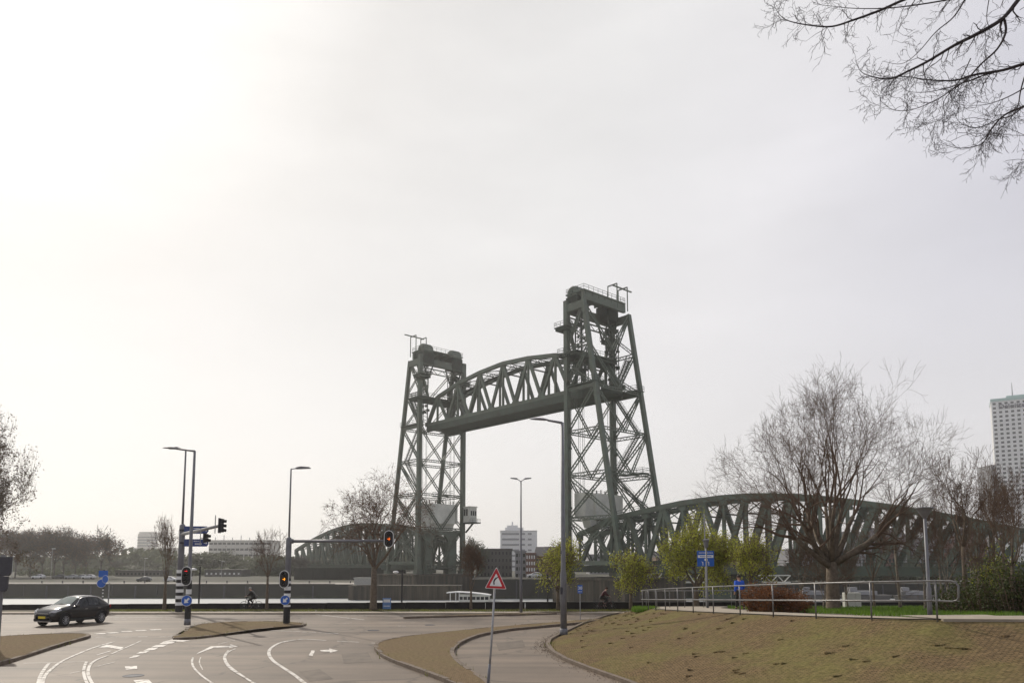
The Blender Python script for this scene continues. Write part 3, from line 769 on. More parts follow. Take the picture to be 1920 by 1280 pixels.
sp(f, 'deck', M['steel2'])
f = MB()
for i, t in enumerate(tops):
    f.lattice(B(t[0],4.4,t[1]), B(t[0],11.8,t[1]), .8, .14, nrm=BU)
    f.bar(B(t[0],4.4,t[1]-2.6), B(t[0],11.8,t[1]-2.6), .3)
    f.bar(B(t[0],4.4,t[1]-2.6), B(t[0],8.1,t[1]), .14); f.bar(B(t[0],11.8,t[1]-2.6), B(t[0],8.1,t[1]), .14)
    if i < 6:
        n = tops[i+1]; f.bar(B(t[0],4.4,t[1]), B(n[0],11.8,n[1]), .2); f.bar(B(t[0],11.8,t[1]), B(n[0],4.4,n[1]), .2)
sp(f, 'wind_bracing', M['steel2'])
f = MB()     # inspection walkway along the tops
for i in range(6):
    a, n = tops[i], tops[i+1]; p, q_ = B(a[0],8.1,a[1]-1.4), B(n[0],8.1,n[1]-1.4)
    f.bar(p, q_, 1.2, .12); rail_line(f, [p-BW*.6, q_-BW*.6], 1.0, 1.6, .06); rail_line(f, [p+BW*.6, q_+BW*.6], 1.0, 1.6, .06)
sp(f, 'walkway', M['steel2'])
# fixed spans
def zarch(t):
    T = [(-2,5.9),(6,8.0),(10.8,9.8),(22.6,11.4),(30.6,12.3),(41.5,12.8),(51.2,12.3),(58.2,11.4),(66.3,10.0),(74.7,8.1),(82.6,6.0),(91,3.6)]
    for (a,za),(b,zb_) in zip(T, T[1:]):
        if a <= t <= b: return za+(zb_-za)*(t-a)/(b-a)
    return T[0][1] if t < T[0][0] else T[-1][1]
def fixed_span(sgn, u0, label):
    U = lambda t: u0+sgn*t
    root = thing('fixed_span', label, 'bridge span', B(U(45), 8, -1))
    nt_ = 19; pan = 4.8; t0 = 1.0; zb_ = -1.0
    tp = [(t0+i*pan, zarch(t0+i*pan)) for i in range(nt_)]
    for w in (4.4, 11.8):
        f = MB()
        q2 = [(U(t), z) for t, z in tp]; bt = [(U(t), zb_) for t, z in tp]
        webs = []
        for i in range(nt_):
            webs.append((bt[i], q2[i], .55))
            if i < nt_-1:
                if i < 9:
                    if i % 2 == 0: webs.append((bt[i], q2[i+1], .95))
                    else: webs.append((q2[i], bt[i+1], .95))
                else: webs.append((bt[i], q2[i+1], 1.0))
        truss_members(f, q2, bt, w, webs, 1.0, .9)
        for a in q2: f.box(B(a[0], w, a[1]-.6), (1.7, .55, 1.8), M=BM)
        for a in bt: f.box(B(a[0], w, a[1]+.4), (1.7, .55, 1.3), M=BM)
        sp(f, 'truss', M['steel'], root)
    f = MB(); bbox(f, U(-1), U(88.5), 3.6, 12.6, zb_-.75, zb_-.45)
    bbox(f, U(-1), U(88.5), 3.5, 3.85, zb_-1.1, zb_+.35); bbox(f, U(-1), U(88.5), 12.35, 12.7, zb_-1.1, zb_+.35)
    for t, z in tp: bbox(f, U(t)-.2, U(t)+.2, 3.9, 12.3, zb_-.44, zb_+.2)
    rail_line(f, [B(U(-1),3.4,zb_+.35), B(U(88.5),3.4,zb_+.35)], 1.1, 1.9, .06)
    sp(f, 'deck', M['steel2'], root)
    f = MB()
    for i, (t, z) in enumerate(tp):
        if z < 5: continue
        f.lattice(B(U(t),4.4,z), B(U(t),11.8,z), .6, .13, nrm=BU)
        if z > 8: f.bar(B(U(t),4.4,z-3.2), B(U(t),11.8,z-3.2), .3); f.bar(B(U(t),4.4,z-3.2), B(U(t),11.8,z), .16); f.bar(B(U(t),11.8,z-3.2), B(U(t),4.4,z), .16)
        if i < nt_-1:
            n = tp[i+1]; f.bar(B(U(t),4.4,z), B(U(n[0]),11.8,n[1]), .16); f.bar(B(U(t),11.8,z), B(U(n[0]),4.4,n[1]), .16)
    sp(f, 'wind_bracing', M['steel2'], root)
    f = MB()
    for i in range(nt_-1):
        a, n = tp[i], tp[i+1]
        if i in (1,2,3): rail_line(f, [B(U(a[0]),5,a[1]+.5), B(U(n[0]),5,n[1]+.5)], 1.1, 1.2, .07)
    sp(f, 'top_railing', M['steel2'], root)
    f = MB(); f.bar(B(U(0),8.1,zb_-.3), B(U(88),8.1,zb_-.3), 2.6, .3); sp(f, 'track_bed', M['steel2'], root)
    return root
fixed_span(1, -1.5, 'green arched truss bridge span coming from the right tower towards the big bare tree')
fixed_span(-1, -60, 'green arched truss bridge span running away left behind the bare tree')
def pier(u0, u1, w0, w1, zt, label):
    f = MB(); bbox(f, u0, u1, w0, w1, -10.5, zt-.5); bbox(f, u0-.4, u1+.4, w0-.4, w1+.4, zt-.5, zt)
    n = int(abs(u1-u0)/2.4)
    for k in range(n+1): bbox(f, u0+(u1-u0)*k/n-.12, u0+(u1-u0)*k/n+.12, w0-.08, w0-.01, -10.4, zt-.6)
    tag(f.build('bridge_pier', M['pier']), label, 'pier')
pier(-2.4, 18.5, -2.6, 18.8, -2.75-.5, 'streaked concrete pier carrying the right bridge tower')
pier(-79, -57.4, -2.6, 18.8, -2.75-.5, 'dark stained concrete pier carrying the left bridge tower')
f = MB(); f.box((-27.7,196,-4.7),(28.6,8,4.6)); f.box((-27.7,196,-2.3),(29.0,8.4,.25))
for k in range(15): f.box((-41+k*1.95,191.85,-4.6),(.4,.3,4.9))
tag(f.build('fender', M['pier']), 'low concrete guard dock in the water before the left tower pier', 'fender')
f = MB(); f.box((-38.6,196,-1.2),(5,3,1.6)); f.box((-38.6,196,-.3),(5.4,3.4,.15))
tag(f.build('shed', mat('pale_shed_paint', (.36,.36,.33), .8)), 'small pale hut on the guard dock', 'shed')
f = MB(); bbox(f, 34, 40, 3, 14, -10.5, -3.2); bbox(f, 35, 39, 3.6, 13.4, -3.2, -2.15)
tag(f.build('bridge_pier', M['steel2']), 'black river pier under the right span between the green trees', 'pier')
f = MB(); bbox(f, 84, 90, 2, 15, -10.5, -2.2); tag(f.build('bridge_pier', M['pier']), 'end pier of the right span behind the saplings', 'pier')
# wall / abutment under the left span
a = Wp(552,1064,236); b = Wp(760,1064,236)
f = MB(); f.box(((a.x+b.x)/2, 237, (a.z-3)/2), (b.x-a.x, 2, a.z+3)); 
for k in range(9): f.box((a.x+2+k*(b.x-a.x-4)/8, 235.9, (a.z-3)/2), (.6, .25, a.z+2.9))
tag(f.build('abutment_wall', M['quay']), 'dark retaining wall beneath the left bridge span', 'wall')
# ------------------------------------------------------------------ trees
def tree_geo(rnd, H, spread, r0, trunk_frac, levels=6, kids=3, up=.35, min_r=.006, lean=(0,0), crown_w=None, twigs=1.0, base_d=None, droop=0, ratio=.74, wig=1.0, sub_kids=2):
    """returns trunk MB, crown MB and the twig tips (local coordinates, base at origin)"""
    tr, cw, tips = MB(), MB(), []
    def rv(): return Vector((rnd.gauss(0,1), rnd.gauss(0,1), rnd.gauss(0,1)))
    def br(p, d, ln, r, lev):
        n = 4 if lev < 3 else 3
        pts = [p.copy()]; rs = [r]; q = p.copy(); dd = d.copy()
        for i in range(n):
            dd = (dd+rv()*wig*(.10+.03*lev)+Vector((0,0,up*(.22 if lev < 4 else .16)-droop*lev*.06))).normalized()
            q = q+dd*ln/n; pts.append(q.copy()); rs.append(max(min_r, r*(1-(.42)*(i+1)/n)))
            if lev < levels and i >= 1 and i < n and rnd.random() < .75*twigs:
                a = dd.cross(rv()).normalized(); ang = rnd.uniform(.5, 1.0)
                nd = (dd*math.cos(ang)+a*math.sin(ang)).normalized()
                br(q.copy(), nd, ln*ratio*rnd.uniform(.6,.95), max(min_r, rs[-1]*.55), lev+1 if lev > 0 else 1)
        (tr if lev <= 1 else cw).tube(pts, rs, 6 if lev < 2 else (4 if lev < 4 else 3), cap=(lev < 2))
        if lev >= levels-1: tips.extend(pts[1:])
        if lev < levels:
            for k in range(kids if lev < 3 else sub_kids):
                a = dd.cross(rv()).normalized(); ang = rnd.uniform(.22, .62)*spread
                nd = (dd*math.cos(ang)+a*math.sin(ang)).normalized()
                br(q.copy(), nd, ln*ratio*rnd.uniform(.8,1.15), max(min_r, rs[-1]*(.78 if k == 0 else .62)), lev+1)
    th = H*trunk_frac
    p0 = Vector((0,0,-.15)); p1 = Vector((lean[0]*.5, lean[1]*.5, th*.5)); p2 = Vector((lean[0], lean[1], th))
    tr.tube([p0, Vector((0,0,.12)), p1, p2], [r0*1.5, r0*1.12, r0*.95, r0*.82], 9)
    L0 = (H-th)*(1-ratio)/(1-ratio**(levels+1))*1.12
    dirs = base_d or [(0,.1),(2.1,.45*spread),(4.2,.45*spread),(5.5,.6*spread),(1.0,.62*spread)]
    for (az, an) in dirs:
        az += rnd.uniform(-.3,.3); nd = Vector((math.sin(an)*math.cos(az), math.sin(an)*math.sin(az), math.cos(an)))
        br(p2-Vector((0,0,rnd.uniform(0,.12)*th)), nd, L0*rnd.uniform(.9,1.1), r0*.55, 1)
    # fit to requested size
    vs = cw.v
    zmax = sorted(v[2] for v in vs)[int(len(vs)*.9985)-1] if vs else H
    xs = sorted(v[0] for v in vs); wx = (xs[int(len(xs)*.99)]-xs[int(len(xs)*.01)]) or 1
    kz = (H-th)/(zmax-th); kx = (crown_w/wx) if crown_w else 1
    def fit(v):
        x, y, z = v
        if z > th*.9: z = th*.9+(z-th*.9)*kz
        f = min(1, max(0, (z-th*.75)/(H*.2+.01))); k = 1+(kx-1)*f
        return (x*k, y*k, z)
    tr.v = [fit(v) for v in tr.v]; cw.v = [fit(v) for v in cw.v]; tips = [Vector(fit(v)) for v in tips]
    return tr, cw, tips
def leaves(rnd, tips, n, size, jit, flat=False):
    b = MB()
    for _ in range(n):
        c = rnd.choice(tips)+Vector((rnd.gauss(0,jit), rnd.gauss(0,jit), rnd.gauss(0,jit)))
        a = Vector((rnd.gauss(0,1), rnd.gauss(0,1), rnd.gauss(0,1))).normalized(); o = a.orthogonal().normalized()
        o = (o*math.cos(rnd.random()*6)+a.cross(o)*math.sin(rnd.random()*6)).normalized(); s = size*rnd.uniform(.6,1.3)
        t = a.cross(o)
        b.add([c-o*s*.5, c+t*s*.3, c+o*s*.5, c-t*s*.3], [(0,1,2,3)])
    return b
def make_tree(name, label, px, py, D, top, crown_px, seed, m_tr='bark', m_cr='twig', leaf=None, group=None, z=None, cat='tree', **kw):
    """base at pixel (px, py), top at pixel row `top`, crown width in pixels"""
    base = Wp(px, py, D)
    if z is not None: base = Vector(((px-960)/FP*D*1.0, D, z)); base.x = Wp(px, py, D).x
    H = Wp(px, top, D).z-base.z; rnd = random.Random(seed)
    k = dict(H=H, spread=1.0, r0=H*.018, trunk_frac=.25, crown_w=crown_px*D/FP); k.update(kw)
    tr, cw, tips = tree_geo(rnd, **k)
    t = thing(name, label, cat, base, 0, group)
    tr.build('trunk', M[m_tr], t, smooth=True); cw.build('crown', M[m_cr], t)
    if leaf:
        lm, n, s, j = leaf; leaves(rnd, tips, n, s, j).build('foliage', M[lm], t)
    return t, tips
make_tree('bare_tree', 'big spreading leafless tree in front of the right bridge span', 1563, 1143, 38, 704, 430, 12, levels=7, kids=3, trunk_frac=.20, r0=.33, min_r=.005,
          spread=.9, up=.22, wig=.75, twigs=.46, base_d=[(0,.03),(1.2,.2),(2.9,.70),(3.4,1.12),(3.3,1.3),(0.2,.78),(-.3,1.15),(.1,1.32),(4.8,.5),(3.1,.33),(0.1,.38),(2.0,.6)], ratio=.76)
make_tree('bare_tree', 'bare brown budding tree before the left bridge span', 700, 1140, 55.4, 878, 190, 8, levels=6, kids=3, trunk_frac=.30, r0=.24, min_r=.009,
          leaf=('bud', 2400, .11, .09), base_d=[(0,.05),(3.1,.75),(0,.7),(2.5,.4),(.4,.4),(4.6,.5),(1.4,.5)], droop=.3, wig=.8, twigs=.7, up=.2)
make_tree('street_tree', 'slim leafless young tree left of the traffic mast', 308, 1145, 55.5, 966, 42, 21, levels=5, trunk_frac=.33, r0=.13, min_r=.012, m_tr='bark', up=.6, twigs=.7, leaf=('bud', 500, .09, .05))
make_tree('street_tree', 'thin bare tree with open crown beside the cyclist', 500, 1143, 55.5, 988, 62, 33, levels=4, trunk_frac=.42, r0=.11, min_r=.011, spread=1.35, wig=1.5, twigs=.8, leaf=('bud', 160, .08, .05))
make_tree('street_tree', 'small bare brownish tree between the boat and the warning sign', 883, 1141, 55.6, 1008, 44, 35, levels=6, trunk_frac=.26, r0=.10, min_r=.012, up=.5, twigs=.7, leaf=('bud', 380, .08, .06))
make_tree('leafing_tree', 'young tree with yellow-green leaves behind the tall lamp', 1046, 1141, 55.5, 1008, 72, 41, levels=5, trunk_frac=.26, r0=.12, min_r=.01, droop=.5, leaf=('leaf_spring', 4800, .13, .16))
make_tree('leafing_tree', 'round yellow-green tree in front of the right bridge pier', 1183, 1140, 55.7, 1030, 66, 43, levels=5, trunk_frac=.24, r0=.12, min_r=.01, droop=.5, leaf=('leaf_spring', 5200, .13, .16))
make_tree('leafing_tree', 'widest yellow-green tree, behind the blue direction sign', 1306, 1138, 55, 962, 128, 47, levels=6, kids=3, trunk_frac=.2, r0=.2, min_r=.01, droop=.4, leaf=('leaf_spring', 21000, .13, .18))
make_tree('leafing_tree', 'small yellow-green tree right of the blue direction sign', 1408, 1138, 50, 996, 68, 53, levels=5, trunk_frac=.2, r0=.12, min_r=.01, leaf=('leaf_spring', 5000, .12, .16))
make_tree('bare_tree', 'budding tree cut by the left picture edge', -116, 1140, 74, 706, 165, 64, levels=7, base_d=[(0,.1),(2.1,.45),(4.2,.5),(0,1.35),(.3,1.15),(-.4,1.2),(5.5,.7),(1.0,.8),(0,.6),(3,.9)], trunk_frac=.20, spread=.8, r0=.34, min_r=.017, leaf=('budtree', 60000, .21, .24), up=.5, twigs=.9, wig=.8)
# saplings on the right bank
sap = [(1688,1133,40,905,70,'pale-stemmed leaning sapling in the bright grass',.07,'barklt',.45),(1814,1150,30,838,120,'tallest bare sapling beside the skyscraper',.10,'bark',.4),
       (1868,1152,31,905,80,'bare sapling in the thicket below the skyscraper',.08,'bark',.4),(1905,1156,26,880,110,'bare sapling at the right picture edge',.08,'bark',.35),
       (1640,1140,44,960,80,'multi-branched bare shrub-tree right of the big tree trunk',.07,'bark',.3),(1786,1150,34,955,80,'small bare sapling by the railing end',.06,'barklt',.3),
       (1500,1141,42,1000,70,'low bare sapling left of the big tree trunk',.06,'barklt',.25),(1842,1152,28,975,70,'short twiggy sapling among the evergreen bushes',.06,'barklt',.25)]
sap += [(1735,1146,36,935,70,'thin bare sapling between the pale leaning one and the park lamp',.05,'barklt',.35),(1888,1154,29,868,70,'upright bare sapling in front of the skyscraper windows',.06,'bark',.45),
        (1830,1152,33,900,70,'forked bare sapling just right of the tallest one',.06,'barklt',.4),(1770,1149,38,925,60,'whip-thin bare sapling behind the railing end',.045,'barklt',.4),(1590,1140,43,1010,60,'low bare shoots right beside the big trunk',.05,'barklt',.2),(1545,1143,39,1020,80,'thicket of pale shoots at the foot of the big trunk',.05,'barklt',.12)]
for i, (px, py, D, top, cw_, lab, r0, mt, tf) in enumerate(sap):
    make_tree('sapling', lab, px, py, D, top, cw_, 100+i, m_tr=mt, levels=5, kids=2, trunk_frac=tf, r0=r0, min_r=.007, up=.55, lean=(random.uniform(-.3,.1),0), group='bare saplings on the grassy bank', twigs=.9)
def shrub(name, label, pts, m, n, size, jit, seed, group=None):
    """pts: list of (pixel x, pixel y of base, D, height m, half width m)"""
    rnd = random.Random(seed); base = Wp(pts[0][0], pts[0][1], pts[0][2])
    t = thing(name, label, 'shrub' if name != 'hedge' else 'hedge', base, 0, group); st = MB(); tips = []
    for (px, py, D, h, hw) in pts:
        c = Wp(px, py, D)-base
        for _ in range(int(26*hw)+8):
            a = rnd.uniform(0,6.28); rr = hw*rnd.random()**.5
            tp = c+Vector((math.cos(a)*rr, math.sin(a)*rr*.8, h*rnd.uniform(.55,1.0)*(1-.35*(rr/hw)**2)))
            b0 = c+Vector((math.cos(a)*rr*.3, math.sin(a)*rr*.3, -.05)); mid = b0.lerp(tp, .5)+Vector((rnd.gauss(0,.1), rnd.gauss(0,.1), .1))
            st.tube([b0, mid, tp], [.02, .013, .005], 3, cap=False)
            for k in range(7): tips.append(b0.lerp(mid, k/6) if k % 2 else mid.lerp(tp, k/6))
    st.build('stem', M['twig'], t); leaves(rnd, tips, n, size, jit).build('foliage', M[m], t)
    return t
shrub('hedge', 'rust-brown clipped hedge behind the railing right of the walker', [(1410,1144,33,1.15,.6),(1440,1146,32,1.35,.9),(1472,1147,32,1.2,.8),(1500,1148,33,.85,.6)], 'leaf_brown', 13000, .075, .12, 3)
shrub('shrub', 'dark evergreen bush near the curled railing end', [(1795,1153,29,1.5,1.1),(1765,1152,31,.6,.6)], 'leaf_dark', 2500, .10, .14, 5, 'evergreen bushes on the right bank')
shrub('shrub', 'dark evergreen bush in the middle of the thicket', [(1845,1155,27,1.7,1.1),(1825,1152,30,1.5,1.0)], 'leaf_dark', 3000, .10, .15, 6, 'evergreen bushes on the right bank')
shrub('shrub', 'tallest dark evergreen bush at the right picture edge', [(1905,1158,26,2.3,1.2),(1880,1156,29,2.6,1.2),(1935,1158,26,2.2,1.2)], 'leaf_dark', 5000, .11, .16, 7, 'evergreen bushes on the right bank')
shrub('shrub', 'yellow-green bush rising out of the right thicket', [(1868,1156,31,3.0,.9)], 'leaf_spring', 3600, .10, .2, 8)
# ---- overhanging limbs of a tree standing off to the right
rnd = random.Random(77); ov = thing('overhanging_tree', 'bare tree reaching drooping branches into the top right sky', 'tree', (13.4, 9.6, 1.95))
tb = MB(); cb_ = MB(); OFF = -Vector(ov.location)
t_, c2_, _tips = tree_geo(random.Random(31), 15, 1.0, .34, .34, levels=6, kids=3, crown_w=8.6, min_r=.006, twigs=.6, up=.25)
tb.add([Vector(v)-OFF for v in t_.v], t_.f); cb_.add([Vector(v)-OFF for v in c2_.v], c2_.f)
tb.tube([Vector((13.35,9.6,6.6)), Vector((12.6,9.5,7.9)), Vector((11.6,9.3,9.2)), Vector((10.6,9.1,9.9)), Vector((9.8,9.0,10.2))], [.17,.14,.11,.085,.065], 8)
tb.tube([Vector((13.35,9.6,6.2)), Vector((12.4,9.5,7.4)), Vector((11.3,9.2,8.3)), Vector((10.1,9.0,8.8))], [.14,.11,.085,.06], 8)
def limb(px, r0, r1, D0, D1, root=None, dens=1.0):
    pts = []; n = len(px)
    for i, (a, b) in enumerate(px):
        f = i/(n-1); pts.append(Wp(a, b, D0+(D1-D0)*f))
    if root is not None: pts = [Vector(root)]+pts
    P = [pts[0]]+pts+[pts[-1]]; sm_ = []
    for i in range(1, len(P)-2):
        for k in range(5):
            t = k/5; a, b, c, d = P[i-1], P[i], P[i+1], P[i+2]
            sm_.append(.5*((2*b)+(-a+c)*t+(2*a-5*b+4*c-d)*t*t+(-a+3*b-3*c+d)*t**3))
    sm_.append(pts[-1]); m_ = len(sm_)
    rs = [.6*(r0+(r1-r0)*(i/(m_-1))**.6) for i in range(m_)]
    cb_.tube(sm_, rs, 6)
    def tw(p, d, ln, r, lev):
        n_ = 4; pp = [p.copy()]; q = p.copy(); dd = d.copy(); rr = [r]
        for i in range(n_):
            dd = (dd+Vector((rnd.gauss(0,.22), rnd.gauss(0,.22), rnd.gauss(0,.22)-.05))).normalized(); q = q+dd*ln/n_; pp.append(q.copy()); rr.append(max(.0019, r*(1-.6*(i+1)/n_)))
            if lev < 3 and rnd.random() < .8:
                a = dd.cross(Vector((rnd.gauss(0,1), rnd.gauss(0,1), rnd.gauss(0,1)))).normalized(); an = rnd.uniform(.5,1.0)
                tw(q, (dd*math.cos(an)+a*math.sin(an)), ln*rnd.uniform(.35,.6), max(.0019, rr[-1]*.6), lev+1)
        cb_.tube(pp, rr, 3, cap=False)
    for i in range(3, m_-1):
        for _ in range(2 if i > m_*.25 else 1):
            if rnd.random() > .42*dens: continue
            d = (sm_[i+1]-sm_[i]).normalized(); a = d.cross(Vector((rnd.gauss(0,1), rnd.gauss(0,.6), rnd.gauss(0,1)))).normalized(); an = rnd.uniform(.6,1.1)
            v = (d*math.cos(an)+a*math.sin(an)+Vector((0,0,-.12))).normalized()
            tw(sm_[i], v, rnd.uniform(.16,.36), max(.002, rs[i]*.45), 1)
limb([(2050,-60),(1930,-45),(1820,-20),(1720,-8),(1650,20),(1600,38),(1560,50),(1520,48),(1480,40),(1462,28),(1450,8)], .06,.003, 9,8.6, (9.8,9,10.2))
limb([(2040,-70),(1900,-30),(1800,-5),(1730,8),(1660,16),(1600,16),(1560,12),(1525,8)], .035,.003, 9.4,9.2, (9.8,9,10.2))
limb([(1990,-80),(1920,-12),(1880,35),(1830,65),(1790,85),(1740,115),(1700,135),(1670,148),(1640,145),(1615,135),(1603,112)], .075,.003, 9,8.4, (9.8,9,10.2))
limb([(1882,34),(1886,60),(1870,92),(1840,120),(1812,150),(1790,165),(1760,185),(1720,203),(1690,208),(1668,203),(1650,188)], .03,.003, 8.9,8.5)
limb([(2000,110),(1930,118),(1880,132),(1830,140),(1790,151),(1740,150),(1700,144),(1660,146)], .06,.003, 9.2,8.9, (10.1,9,8.8))
limb([(1880,132),(1840,143),(1800,158),(1745,172),(1705,172),(1690,160)], .018,.003, 9.1,8.9)
limb([(2010,150),(1930,195),(1885,215),(1860,240),(1840,270),(1800,278),(1768,270)], .045,.003, 9.3,9.0, (10.1,9,8.8))
limb([(1930,160),(1890,182),(1850,196),(1812,198)], .02,.003, 9.2,9.0)
limb([(1930,190),(1900,215),(1870,225),(1830,240),(1800,230),(1790,212)], .02,.003, 9.0,8.8)
limb([(1820,-20),(1790,30),(1755,60),(1720,100),(1690,120),(1655,115)], .022,.003, 8.9,8.7)
limb([(1935,100),(1915,165),(1908,200),(1890,228),(1868,246),(1850,262)], .02,.003, 8.8,8.6)
limb([(1860,-30),(1850,30),(1856,60),(1845,85)], .014,.003, 9,8.8)
limb([(1820,110),(1800,150),(1770,190),(1770,220),(1740,232),(1710,240)], .012,.003, 8.7,8.6)
limb([(1700,5),(1690,25),(1678,60),(1672,85)], .008,.002, 8.8,8.7, dens=.8)
limb([(1990,250),(1950,285),(1925,300),(1908,308)], .02,.002, 9,9)
tb.v = [tuple(Vector(v)+OFF) for v in tb.v]; cb_.v = [tuple(Vector(v)+OFF) for v in cb_.v]
tb.build('trunk', M['bark'], ov, smooth=True); cb_.build('crown', mat('overhang_twigs', (.035,.026,.026), .9), ov, smooth=True)
# ------------------------------------------------------------------ street furniture helpers
def cobra(root, h, az, armlen=1.4, r=.08, headlen=.9, drop=.05, m='pole', up=.12):
    """slim mast with a horizontal arm and a leaf-shaped luminaire"""
    p = MB(); p.tube([(0,0,0),(0,0,h*.28),(0,0,h*.3),(0,0,h)], [r*1.35, r*1.3, r, r*.62], 10); p.tube([(0,0,0),(0,0,.35)], [r*1.7, r*1.6], 10)
    p.build('pole', M[m], root, smooth=True)
    d = Vector((math.cos(az), math.sin(az), 0)); a = MB(); t = Vector((0,0,h)); e_ = t+d*armlen+Vector((0,0,up))
    a.tube([t-Vector((0,0,.02)), t+d*.1, e_], [r*.62, r*.55, r*.45], 8); a.build('arm', M[m], root, smooth=True)
    hd = MB(); sd = Vector((-d.y, d.x, 0)); rings = 9; n = 10
    for i in range(rings):
        f = i/(rings-1); w_ = .17*math.sin(math.pi*min(1, f*.9+.08))**.7; hh = .085*math.sin(math.pi*min(1, f*.88+.1))**.7
        c = e_+d*(f*headlen-.08)+Vector((0,0,.05*math.sin(f*2)))
        for k in range(n):
            an = 2*math.pi*k/n; z_ = math.sin(an)*hh; z_ = z_ if z_ > 0 else z_*.45
            hd.v.append(tuple(c+sd*math.cos(an)*w_+Vector((0,0,z_))))
    for i in range(rings-1):
        for k in range(n): hd.f.append((i*n+k, i*n+(k+1)%n, (i+1)*n+(k+1)%n, (i+1)*n+k))
    hd.f += [tuple(reversed(range(n))), tuple((rings-1)*n+k for k in range(n))]
    hd.build('lamp_head', M[m], root, smooth=True)
def bands(root, z0, z1, r, start_white=True, n=None, cols=None, hh=.22):
    n = n or int((z1-z0)/hh); w = start_white
    for k in range(n):
        b = MB(); b.tube([(0,0,z0+(z1-z0)*k/n+.002), (0,0,z0+(z1-z0)*(k+1)/n-.002)], r, 14)
        b.build('white_band' if w else 'black_band', M['white'] if w else M['black'], root); w = not w
def lampg(px, py, D, z=0.0): v = Wp(px, py, D); return Vector((v.x, D, z))
l1 = thing('street_lamp', 'nearest tall grey street lamp at the foot of the brick slope', 'street lamp', lampg(1057,1190,37.2,.03)); H = Wp(1051,793,37.2).z
cobra(l1, H, math.pi, .75, .12, 1.0)
b = MB(); b.box((-.1,-.05,2.2),(.12,.2,.35)); b.box((-.08,0,4.1),(.1,.12,.16)); b.build('junction_box', M['darkgrey'], l1)
blade = MB()
l2 = thing('street_lamp', 'tall street lamp with double arms in the middle background', 'street lamp', lampg(977,1150,53.5,.1)); H = Wp(975,901,53.5).z
p = MB(); p.tube([(0,0,0),(0,0,2.6),(0,0,2.7),(0,0,H-.1)], [.11,.10,.075,.05], 10); p.build('pole', M['pole'], l2, smooth=True)
for sg in (-1, 1):
    a = MB(); a.tube([(0,0,H-.15),(sg*.22,0,H+.0)], .03, 6); a.build('arm', M['pole'], l2)
    a = MB(); a.prism([(sg*.18,-.14,H-.02),(sg*.75,-.14,H+.07),(sg*.75,-.14,H+.12),(sg*.3,-.14,H+.1)], (0,.28,0)); a.build('lamp_head', M['pole'], l2)
# street lamp + stop signal on the island (pole at 351)
def signal_head(parent, c, lit=None, facing=-math.pi/2, w=.52, h=1.0, arrow=True, name='signal_head'):
    """capsule backboard facing the camera, three lenses with hoods, one lit"""
    Rz = Matrix.Rotation(facing+math.pi/2, 3, 'Z'); c = Vector(c)
    def T(x, y, z): return c+Rz @ Vector((x, y, z))
    def caps(w_, h_, y0, y1):
        r = w_/2; pts = []
        for k in range(13): a = math.pi*k/12; pts.append((math.cos(a)*r, h_/2-r+math.sin(a)*r))
        for k in range(13): a = math.pi+math.pi*k/12; pts.append((math.cos(a)*r, -h_/2+r+math.sin(a)*r))
        m = MB(); m.prism([T(x, y0, z) for x, z in pts], Rz @ Vector((0, y1-y0, 0))); return m
    rim = caps(w, h, -.008, .02); r_ = rim.build('rim', M['white'], parent)
    bd = caps(w-.07, h-.07, -.03, -.009).build(name, M['black'], parent)
    bx = MB(); bx.box(T(0,.12,0), (.27,.2,.82), facing+math.pi/2); bx.build('housing', M['black'], parent)
    for i, zz in enumerate((.27, 0, -.27)):
        Mx = Rz @ Matrix.Rotation(math.pi/2, 3, 'X')
        l = MB(); l.lathe(T(0,-.031,zz), [(.10,0),(.095,.012),(.05,.022),(.002,.026)], 16, M=Mx)
        l.build('lens', M['lens'], bd)
        hd = MB(); n = 10; pts = []
        for k in range(n+1):
            a = math.pi*k/n
            p0, p1 = T(math.cos(a)*.115,-.031,zz+math.sin(a)*.115), T(math.cos(a)*.115,-.19,zz+math.sin(a)*.115)
            pts.append((p0, p1))
        for (a0,a1),(b0,b1) in zip(pts, pts[1:]): hd.add([a0,a1,b1,b0], [(0,1,2,3)])
        hd.build('hood', M['black'], bd)
        if lit and lit[0] == i:
            ar = MB(); y = -.062
            if arrow:
                for poly in ([(-.08,.016),(-.08,-.016),(.05,-.016),(.05,.016)], [(.0,.075),(.03,.085),(.088,.0),(.03,-.085),(.0,-.075),(.052,0)]):
                    ar.prism([T(x, y, zz+z) for x, z in poly], Rz @ Vector((0,.004,0)))
            else:
                for poly in ([(-.085,.02),(-.085,-.01),(.04,-.01),(.04,.02)], [(.03,.05),(.09,.0),(.05,-.03),(.03,-.03)]):
                    ar.prism([T(x, y, zz+z) for x, z in poly], Rz @ Vector((0,.004,0)))
            ar.build('lit_arrow', lit[1], bd)
    return bd
M['lens'] = mat('dark_lens', (.012,.012,.012), .2)
M['amber'] = emit('amber_light', (1,.36,.02), 1.6); M['redlit'] = emit('red_light', (.9,.02,.03), 1.0); M['orange'] = emit('orange_light', (1,.17,.01), 1.2)
